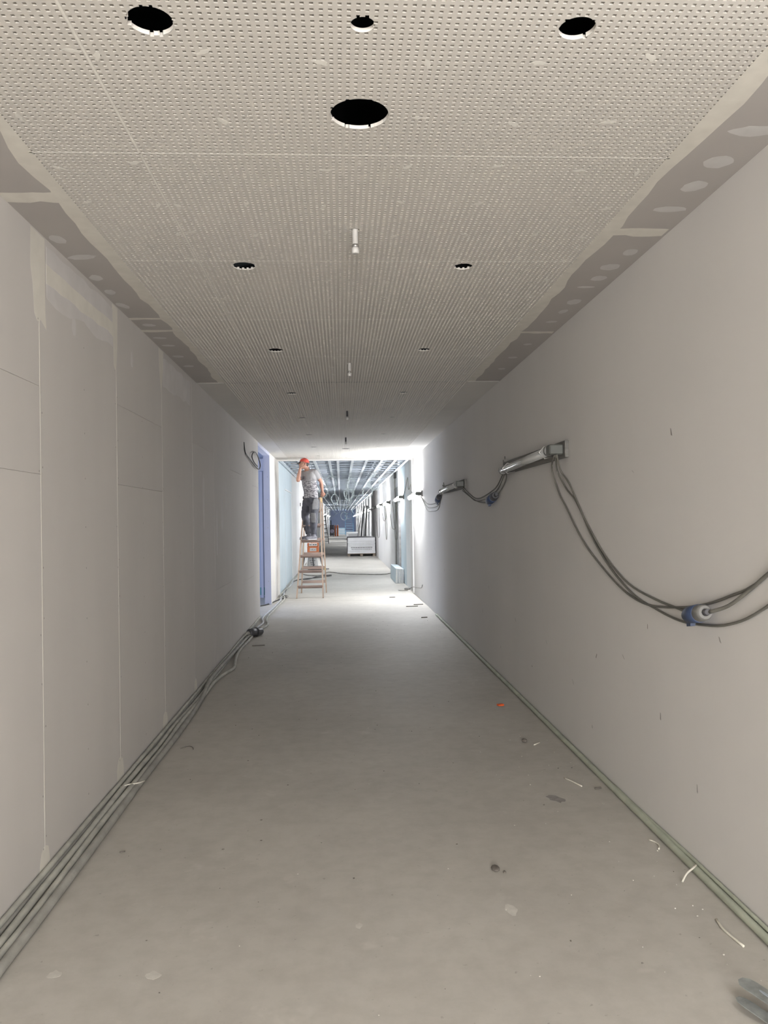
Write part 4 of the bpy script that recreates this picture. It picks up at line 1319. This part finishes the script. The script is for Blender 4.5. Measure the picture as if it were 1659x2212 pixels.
# cap and hair
cap = MB()
cp = head + Vector((0, 0, .035)) - faceq * .004
vs, fs = [], []
n, m = 20, 7
for i in range(m + 1):
    th = (PI / 2) * i / m
    for k in range(n):
        w = 2 * PI * k / n
        q = Vector((.085 * math.sin(th) * math.cos(w), .105 * math.sin(th) * math.sin(w), .092 * math.cos(th) - .008 * (i == m)))
        vs.append(cp + rotm @ q)
for i in range(m):
    for k in range(n):
        fs.append((i * n + k, (i + 1) * n + k, (i + 1) * n + (k + 1) % n, i * n + (k + 1) % n))
cap.add(vs, fs, True)
co = cap.build('cap', M['redcap'], man, -MO)
tag(co, 'red cap with a black peak')
mb = MB()
vs, fs = [], []
for i in range(9):
    w = lerp(-1.15, 1.15, i / 8)
    a = rotm @ Vector((.085 * math.sin(w), -.105 * math.cos(w), 0.0))
    b = rotm @ Vector((.082 * math.sin(w) * 1.02, -.105 - .055 * math.cos(w * .9), -.038))
    for q in (a, b):
        vs += [cp + q, cp + q + Vector((0, 0, .007))]
for i in range(8):
    a, b = i * 4, (i + 1) * 4
    fs += [(a, b, b + 2, a + 2), (a + 1, a + 3, b + 3, b + 1), (a + 2, b + 2, b + 3, a + 3), (a, a + 1, b + 1, b)]
mb.add(vs, fs, True)
mb.build('peak', M['blackcable'], co)
hb = MB()
hb.ball(head - faceq * .03 + Vector((0, 0, .0)), .076, .074, .075, 14, 9, rotm)
hb.build('hair', M['hair'], man, -MO)

# ------------------------------------------------------------------ behind the ladder: stand, case, sack, leaning boards
st = tag(empty('work_stand', (-0.96, 26.9, 0)), 'low black folding work stand carrying the orange case behind the ladder', 'stand')
MB().box((-0.36, -0.2, 0.50), (0.30, 0.2, 0.53), bev=.005).build('stand_top', M['darkplastic'], st)
for x, dx in ((-0.28, -0.10), (0.22, 0.12)):
    for dy in (-1, 1):
        MB().beam((x, 0.02 * dy, 0.5), (x + dx, 0.18 * dy, 0), 0.03, 0.03).build('leg', M['darkplastic'], st)
MB().beam((-0.02, -0.1, 0.5), (0.03, -0.14, 0.0), 0.028, 0.028).build('leg', M['darkplastic'], st)
MB().beam((-0.33, -0.15, 0.10), (0.28, -0.15, 0.10), 0.02, 0.02).build('crossbar', M['darkplastic'], st)
cs = tag(empty('tool_case', (-0.955, 26.9, 0.53)), 'orange tool case with a white label standing behind the ladder', 'case')
MB().box((-0.195, -0.16, 0.0), (0.195, 0.16, 0.24), bev=.015).build('case_body', M['orange'], cs)
lid = MB().box((-0.195, -0.16, 0.243), (0.195, 0.16, 0.36), bev=.015).build('lid', M['orange'], cs)
MB().box((-0.13, -0.1625, 0.255), (0.14, -0.158, 0.35)).build('lid_label', M['whitelabel'], lid)
mb = MB()
for x0, x1 in ((-.11, -.07), (-.05, -.03), (0.0, .05), (.07, .12)):
    mb.box((x0, -0.1632, .285), (x1, -.1624, .315))
mb.build('lid_print', M['print'], lid)
pn = MB().box((-0.11, -0.1625, 0.08), (0.11, -0.158, 0.19)).build('side_label', M['whitelabel'], cs)
fc = bpy.data.curves.new('label_text', 'FONT')
fc.body = '1820'
fc.size = 0.095
fc.align_x = 'CENTER'
fc.extrude = 0.0005
fc.materials.append(M['print'])
tmp = bpy.data.objects.new('label_text_curve', fc)
col.objects.link(tmp)
bpy.context.view_layer.update()
tme = bpy.data.meshes.new_from_object(tmp.evaluated_get(bpy.context.evaluated_depsgraph_get()))
bpy.data.objects.remove(tmp, do_unlink=True)
fo = bpy.data.objects.new('label_text', tme)
col.objects.link(fo)
fo.parent = pn
fo.location = (0, -0.1635, 0.102)
fo.rotation_euler = (PI / 2, 0, 0)
MB().tube(spline([(-0.07, 0, .36), (-0.06, 0, .385), (0.06, 0, .385), (0.07, 0, .36)], 3), 0.009, 6).build('handle', M['darkplastic'], cs)
sk = tag(empty('sack', (-0.985, 26.90, 0)), 'white paper sack with grey print under the black stand', 'sack')
mb = MB()
mb.loft([((0, 0.05, 0.0), (.17, 0, 0), (0, .09, 0)), ((0, 0.05, 0.04), (.19, 0, 0), (0, .11, 0)), ((0.01, 0.05, 0.2), (.18, 0, 0), (0, .10, 0)), ((0, 0.05, .33), (.16, 0, 0), (0, .07, 0)), ((0.01, 0.05, .42), (.15, 0, 0), (0, .02, 0))], 14)
mb.build('sack_body', M['sack'], sk)
mb = MB()
for x0, x1, z in ((-.09, -.05, .27), (-.02, .10, .27), (-.08, .06, .2), (-.06, .08, .14)):
    mb.box((x0, -.062, z), (x1, -.05, z + .03))
mb.build('sack_print', M['greyprint'], sk)
t = tag(empty('trowel', (-0.62, 26.4, 0)), 'dark flat tool lying on the floor at the foot of the stand', 'tool')
MB().box((-0.5, -0.05, 0.0), (-0.05, 0.06, 0.03), bev=.004).build('blade', M['darkplastic'], t)
MB().beam((-0.05, 0, 0.02), (0.2, 0.02, 0.025), 0.04, 0.03).build('handle', M['machine'], t)
lb = ['narrow white board leaning on the left wall beside the orange case', 'wider white board leaning behind the narrow one beside the orange case']
for i, (x, y, w, hgt) in enumerate([(-1.30, 27.6, .12, 1.3), (-1.22, 28.2, .10, 1.0)]):
    MBo = MB().box((0, 0, 0), (0.013, w * 3, hgt), bev=.002).build('leaning_board', M['white'], None, (x, y, 0))
    MBo.rotation_euler = (0, -0.045 - .03 * i, 0)
    tag(MBo, lb[i], 'board', 'boards leaning on the left wall')

# ------------------------------------------------------------------ boards standing on edge at the right wall
bl = ['pale blue board on edge facing the corridor, outermost of the stack at the right wall', 'second pale blue board on edge in the stack at the right wall',
      'third pale blue board on edge in the stack at the right wall', 'fourth pale blue board on edge in the stack at the right wall', 'pale blue board on edge, innermost of the stack at the right wall']
edge_me = MB().box((0, 0, 0), (0.034, 2.1, 0.37), bev=0.003).mesh('offcut_board', M['boardcore'])
for i in range(5):
    o = MB().box((0, 0, 0), (0.036, 2.05 + .03 * i, 0.38 - .004 * i), bev=0.003).mesh('board_strip', M['blueboard'])
    ob = place(o, 'board_strip', None, (1.375 + 0.042 * i, 20.05 + (0.02 if i % 2 else 0), 0), (0, 0.03, 0))
    MB().box((0.003, -0.002, 0.004), (0.033, 0.001, 0.374 - .004 * i)).build('cut_end', M['boardcore'], ob)
    tag(ob, bl[i], 'board', 'blue boards on edge at the right wall')

# ------------------------------------------------------------------ stacks of wrapped boards on pallets
def pallet(x0, x1, y0, y1, label):
    t = tag(empty('pallet', ((x0 + x1) / 2, y0, 0)), label, 'pallet')
    w = (x1 - x0) / 2
    for x in (-w + .06, 0, w - .06):
        MB().box((x - .06, 0.02, 0.0), (x + .06, y1 - y0 - .02, 0.10)).build('runner', M['pallet'], t)
    for k in range(5):
        yy = (y1 - y0 - .12) * k / 4
        MB().box((-w, yy, 0.10), (w, yy + .12, 0.125)).build('deck_board', M['pallet'], t)
    return t


def board_stack(x0, x1, y0, y1, z0, hs, label, group):
    w = (x1 - x0) / 2
    z = z0
    t = tag(empty('board_stack', ((x0 + x1) / 2, y0, z0)), label, 'board stack', group)
    zz = 0
    for i, h in enumerate(hs):
        MB().box((-w + .012 * (i % 2), 0.0 + .01 * (i % 3), zz + .003), (w - .01 * (i % 2), y1 - y0, zz + h - .003), bev=.006).build('wrapped_board', M['film'], t)
        zz += h
    return t, zz


pallet(0.29, 1.56, 35.9, 38.4, 'wooden pallet under the large white board stack')
t, zz = board_stack(0.29, 1.56, 35.9, 38.4, 0.125, [.115, .22, .07, .07, .08, .17], 'large stack of white wrapped boards with printed lines on a pallet at the right wall', 'wrapped board stacks')
mb = MB()
rnd = random.Random(5)
for zr, hh, xa, xb in ((.255, .035, -.48, .50), (.185, .022, -.46, .48)):
    x = xa
    while x < xb:
        w = rnd.uniform(.03, .11)
        mb.box((x, -0.004, zr), (min(x + w, xb), 0.012, zr + hh))
        x += w + .014
mb.build('printed_line', M['greyprint'], t)
mb = MB()
mb.box((-.645, .02, -.01), (-.63, 2.4, zz + .012)).box((.63, .02, -.01), (.645, 2.4, zz + .012)).box((-.645, .03, zz + .002), (.645, 2.4, zz + .014))
mb.build('black_hood', M['machine'], t)
pallet(0.46, 1.5, 68.0, 70.4, 'wooden pallet under the small far board stack')
t, zz = board_stack(0.46, 1.5, 68.0, 70.4, 0.125, [.12, .12, .12, .15], 'small far stack of white boards behind the large one', 'wrapped board stacks')
mb = MB()
for zr in (.30, .20, .09):
    mb.box((-.35, -.004, zr), (.40, .012, zr + .03))
mb.build('printed_line', M['greyprint'], t)

# boards and profiles leaning on the right wall beyond the large stack
lean = [(1.05, 44.5, .30, 2.45, 'dark'), (1.12, 46.6, .26, 2.5, 'white'), (1.0, 48.0, .34, 2.5, 'wallboard'), (1.18, 43.0, .20, 2.3, 'white'), (0.9, 50.0, .5, 2.3, 'machine'), (1.2, 41.6, .2, 2.4, 'concrete')]
ll = ['dark sheet leaning on the right wall behind the large board stack', 'white sheet leaning on the right wall, second behind the large board stack', 'grey sheet leaning steeply behind the large board stack',
      'narrow white sheet leaning closest to the large board stack', 'dark plank leaning at a low angle behind the board stacks', 'raw grey sheet leaning just behind the large board stack']
for i, (x, y, dx, hgt, m) in enumerate(lean):
    mb = MB()
    mb.beam((x, y, 0.02), (x + dx, y + .02, hgt), 1.1 if i != 4 else .25, .03 + .03 * (i % 2), (1, 0, 0))
    tag(mb.build('leaning_sheet', M[m]), ll[i], 'board', 'sheets leaning on the right wall')

# ------------------------------------------------------------------ far left: black ladder, machine, orange cylinders
l2 = tag(empty('leaning_ladder', (-1.1, 57.5, 0)), 'dark ladder leaning on the left wall far down the corridor', 'ladder')
MB().beam((0.22, -0.6, 0), (-0.08, 0.4, 2.25), 0.05, 0.09, (0, 1, 0)).build('rail', M['blackcable'], l2)
MB().beam((-0.16, 0.6, 0), (-0.24, 0.9, 2.2), 0.05, 0.09, (0, 1, 0)).build('rail', M['blackcable'], l2)
for k in range(7):
    f = (k + .6) / 7.5
    MB().beam((lerp(.22, -.08, f), lerp(-.6, .4, f), 2.25 * f), (lerp(-.16, -.24, f), lerp(.6, .9, f), 2.2 * f), 0.05, 0.05).build('rung', M['blackcable'], l2)
mc = tag(empty('floor_machine', (-0.97, 84.5, 0)), 'dark box-shaped machine with a lilac drum on the left, far down the corridor', 'machine')
MB().box((-.24, 0, .06), (.24, .6, 1.22), bev=.04).build('housing', M['machine'], mc)
MB().tube([(0, 0.02, .55), (0, -.10, .55), (0, -.14, .55)], [.21, .21, .16], 20).build('drum', M['lilac'], mc)
MB().tube([(-.1, .2, 1.2), (-.1, .2, 1.7), (-.08, .2, 1.72)], .05, 8).build('hopper_pipe', M['blackcable'], mc)
for x in (-.18, .18):
    MB().tube([(x - .03, .1, .08), (x + .03, .1, .08)], .08, 12).build('wheel', M['blackcable'], mc)
for i, x in enumerate((-0.60, -0.36)):
    t = tag(empty('gas_cylinder', (x, 85, 0)), ('orange cylinder standing next to the dark machine', 'second orange cylinder, further from the dark machine')[i], 'cylinder', 'orange cylinders')
    MB().tube([(0, 0, 0), (0, 0, .06), (0, 0, 1.05), (0, 0, 1.16), (0, 0, 1.2)], [.09, .1, .1, .06, .03], 14).build('cylinder_body', M['orange'], t)
    MB().tube([(0, 0, 1.18), (0, 0, 1.28)], .025, 8).build('valve', M['metalclip'], t)
# blue rolling platform and pile of light blue sheets at the end
rp = tag(empty('rolling_steps', (0.95, 88, 0)), 'blue rolling step platform standing near the corridor end', 'steps')
for x in (-.45, .45):
    MB().beam((x, 0, 0.05), (x, 2.0, 2.6), .06, .08).build('side_rail', M['bluepaint'], rp)
    MB().beam((x, 2.0, 0.05), (x, 2.0, 3.0), .06, .06).build('post', M['bluepaint'], rp)
for k in range(9):
    MB().box((-.45, .1 + .22 * k, .2 + .28 * k), (.45, .4 + .22 * k, .25 + .28 * k)).build('step', M['lightblue'], rp)
for k in range(8):
    o = MB().box((-.6, 0, 0), (.62 - .02 * (k % 3), 1.6, .10), bev=.005).build('blue_sheet', M['lightblue' if k % 2 else 'film'], None, (-0.05 + .02 * (k % 2), 92, .102 * k))
    tag(o, ('light blue' if k % 2 else 'white') + ' sheet, ' + ORD[k] + ' from the floor in the flat pile at the corridor end', 'sheet', 'sheets in the pile at the corridor end')

# ------------------------------------------------------------------ scraps on the floor
def scrap(name, label, cat, mb, m, loc_, rz=0.0, group=None):
    o = mb.build(name, M[m], None, loc_)
    o.rotation_euler = (0, 0, rz)
    return tag(o, label, cat, group)


mb = MB()
mb.box((-.028, -.018, 0), (.028, .018, .014), bev=.003).box((-.012, -.024, 0.001), (.02, -.016, .010))
scrap('plastic_chip', 'small orange plastic chip on the floor near the right wall', 'chip', mb, 'orangechip', (1.352, 6.738, 0), .3)


def sliver(pts, r):
    return MB().tube(spline([(p[0], p[1], p[2] + r) for p in pts], 3), r, 6)


scrap('offcut_strip', 'white cable sheath strip draped over the grey-green cable', 'strip', sliver([(-.05, -.045, .0), (-.02, -.02, .022), (.02, .0, .038), (.05, .035, .034)], .0045), 'shaving', (1.525, 3.44, 0))
scrap('offcut_strip', 'curled pale strip on the floor touching the grey-green cable', 'strip', sliver([(0, -.06, 0), (.018, -.02, 0), (.015, .02, 0), (-.005, .05, 0)], .004), 'shaving', (1.512, 3.80, 0))
scrap('offcut_strip', 'long pale strip lying on the floor by the bottom of the right wall', 'strip', sliver([(0.005, .10, 0), (-.006, .03, 0), (0, -.03, 0), (.01, -.10, 0)], .005), 'shaving', (1.465, 2.97, 0))
scrap('offcut_strip', 'thin pale splinter lying crosswise on the floor near the dark smudge', 'strip', sliver([(-.03, .09, 0), (0, .02, 0), (.03, -.07, 0)], .004), 'shaving', (1.386, 4.72, 0))
scrap('offcut_strip', 'short pale stick on the floor just past the orange chip', 'strip', sliver([(-.03, -.03, 0), (.03, .03, 0)], .004), 'shaving', (1.375, 5.56, 0))
scrap('dirt_lump', 'dark crumpled scrap on the floor beside the short pale stick', 'scrap', MB().ball((0, 0, .012), .02, .028, .013, 9, 6), 'darkcrumb', (1.298, 5.62, 0))
mb = MB()
mb.ball((0, 0, .006), .02, .035, .008, 9, 6)
mb.ball((.035, -.035, .003), .008, .012, .005, 7, 5)
scrap('dirt_lump', 'flat dark dirt lump in the middle of the floor', 'scrap', mb, 'darkcrumb', (0.686, 3.60, 0))
mb = MB()
blob(mb, 0, 0, .07, .14, 'z', 0.0002, 0.0005, .25, 14, 301)
scrap('dried_splash', 'flattened grey-brown splash on the floor near the right wall', 'splash', mb, 'scuff', (1.208, 4.47, 0), .5)
for i, (x, y, w, h, lb) in enumerate([(0.679, 3.226, .05, .09, 'pale dried filler splash right of the middle of the floor'), (-0.696, 2.87, .055, .05, 'round pale filler splash low on the floor, right of the left cables'),
                                      (-1.052, 2.905, .045, .05, 'small pale filler splash close to the outermost left cable'), (0.047, 3.15, .03, .04, 'tiny pale filler splash in the middle foreground')]):
    mb = MB()
    blob(mb, 0, 0, w, h, 'z', 0.0002, 0.0004, .25, 14, 310 + i)
    scrap('dried_splash', lb, 'splash', mb, 'splash', (x, y, 0))
scrap('wire_scrap', 'thin curved dark wire scrap on the floor near the left cables', 'scrap', sliver([(-.05, 0, 0), (0, .05, 0), (.03, .02, 0), (.045, -.03, 0)], .003), 'darkcrumb', (-1.12, 5.72, 0))
scrap('wire_scrap', 'straight dark sliver on the floor below the black coupling', 'scrap', sliver([(-.08, -.01, 0), (.08, .02, 0)], .006), 'darkcrumb', (-1.10, 10.36, 0))
scrap('wire_scrap', 'small dark sliver on the floor beside the left cables in the foreground', 'scrap', sliver([(-.012, 0, 0), (.014, .006, 0)], .003), 'darkcrumb', (-1.10, 3.95, 0))
scrap('wire_scrap', 'dark sliver on the floor close to the grey-green cable', 'scrap', sliver([(-.02, 0, 0), (.02, .012, 0)], .005), 'darkcrumb', (1.50, 4.60, 0))
scrap('offcut_strip', 'white strand lying across the left cable bundle', 'strip', sliver([(-.06, -.05, .036), (-.02, -.02, .040), (.03, .0, .040), (.06, .05, .036)], .004), 'shaving', (-1.285, 4.86, 0))
scrap('metal_hook', 'small bent metal hook on the floor by the right wall near the portal', 'hook', sliver([(-.10, .10, 0), (-.06, -.02, 0), (.05, 0, 0), (.10, .03, 0)], .012), 'metalclip', (1.40, 17.9, 0))
mb = sliver([(0, 0, .03), (-.02, -.5, .1), (-.012, -1.2, .16), (-.006, -2.4, .24), (-.006, -2.7, .33)], .008)
scrap('wire_end', 'thin pale wire curving up the right wall from the floor near the portal', 'wire', mb, 'greyplastic', (1.59, 18.1, 0))
scrap('pipe_stub', 'small dark-rimmed cap on the floor where the pale wire starts', 'cap', MB().tube([(0, 0, 0), (0, 0, .03), (0, 0, .04)], [.07, .07, .04], 14), 'greyplastic', (1.52, 18.25, 0))
for i, (x, y, l) in enumerate([(1.45, 14.9, .18), (1.30, 14.6, .22), (1.05, 16.4, .12), (1.35, 12.9, .1)]):
    lbs = ['dark sliver on the bright floor by the right wall, before the portal', 'long dark sliver on the floor before the portal', 'short dark sliver on the bright floor inside the portal', 'small dark sliver on the floor under the second unlit lamp']
    scrap('wire_scrap', lbs[i], 'scrap', sliver([(-l / 2, 0, 0), (l / 2, .02, 0)], .008), 'darkcrumb', (x, y, 0))
mb = MB()
rnd = random.Random(77)
for i in range(120):
    if rnd.random() < .5:
        x = 1.5 - abs(rnd.gauss(0, .28))
        y = rnd.uniform(2.6, 9)
    else:
        x, y = rnd.uniform(-1.15, 1.5), rnd.uniform(2.2, 12)
    s = rnd.uniform(.0012, .0032)
    mb.ball((x, y, s * .6), s * rnd.uniform(.8, 2.2), s * rnd.uniform(.8, 1.8), s * .7, 5, 3)
o = mb.build('plaster_crumbs', M['crumb'])
tag(o, 'loose white plaster crumbs scattered over the floor', 'crumbs', kind='stuff')
mb = MB()
for i in range(120):
    x, y = rnd.uniform(-1.15, 1.5), rnd.uniform(2.2, 13)
    s = rnd.uniform(.0013, .0036)
    mb.ball((x, y, s * .5), s * rnd.uniform(.8, 2.4), s * rnd.uniform(.8, 2), s * .6, 5, 3)
tag(mb.build('dirt_specks', M['darkcrumb']), 'small dark dirt specks scattered over the floor', 'dirt', kind='stuff')
# bent piece of steel channel in the lower right corner
sc = tag(empty('channel_offcut', (1.345, 2.50, 0)), 'bent grey offcut of steel channel on the floor in the lower right corner', 'offcut')
ax = Vector((0.185, -0.40, -0.03))
p0 = Vector((-0.035, 0.075, 0.060))
sd = Vector((0.905, 0.42, 0.0))


def plate(name, m, tip, half, z_tip, thick, start=0.0, ln=1.5):
    """flat tongue with a blunt rounded tip"""
    d = ax
    a, b = p0 + tip + d * start, p0 + tip + d * ln
    rim = [a + sd * half * .35, a + d * .035 + sd * half * .85, a + d * .09 + sd * half, b + sd * half, b - sd * half, a + d * .09 - sd * half, a + d * .035 - sd * half * .85, a - sd * half * .35]
    vs = [q + Vector((0, 0, z_tip)) for q in rim] + [q + Vector((0, 0, z_tip + thick)) for q in rim]
    n = len(rim)
    mb = MB()
    mb.add(vs, [tuple(range(n))[::-1], tuple(range(n, 2 * n))] + [(k, (k + 1) % n, n + (k + 1) % n, n + k) for k in range(n)])
    return mb.build(name, M[m], sc)


plate('web', 'scrapsteel', Vector((0, 0, 0)), 0.031, 0.0, 0.004)
plate('web_rib', 'zinc_dark', Vector((0.002, 0, 0)), 0.005, 0.004, 0.003, 0.16)
plate('bent_flange', 'scrapsteel', sd * -0.050 + Vector((0, 0, -.030)), 0.022, 0.0, 0.003, 0.06)
MB().beam(p0 - sd * .022 + ax * .3, p0 - sd * .034 + Vector((0, 0, -.045)) + ax * .3, 0.003, 0.012, tuple(ax)).beam(p0 + sd * -.022 + ax * .62 + Vector((0, 0, -.022)), p0 + sd * -.022 + ax * 1.5 + Vector((0, 0, -.022)), 0.003, 0.045, (0, 0, 1)).build('side_wall', M['scrapsteel'], sc)
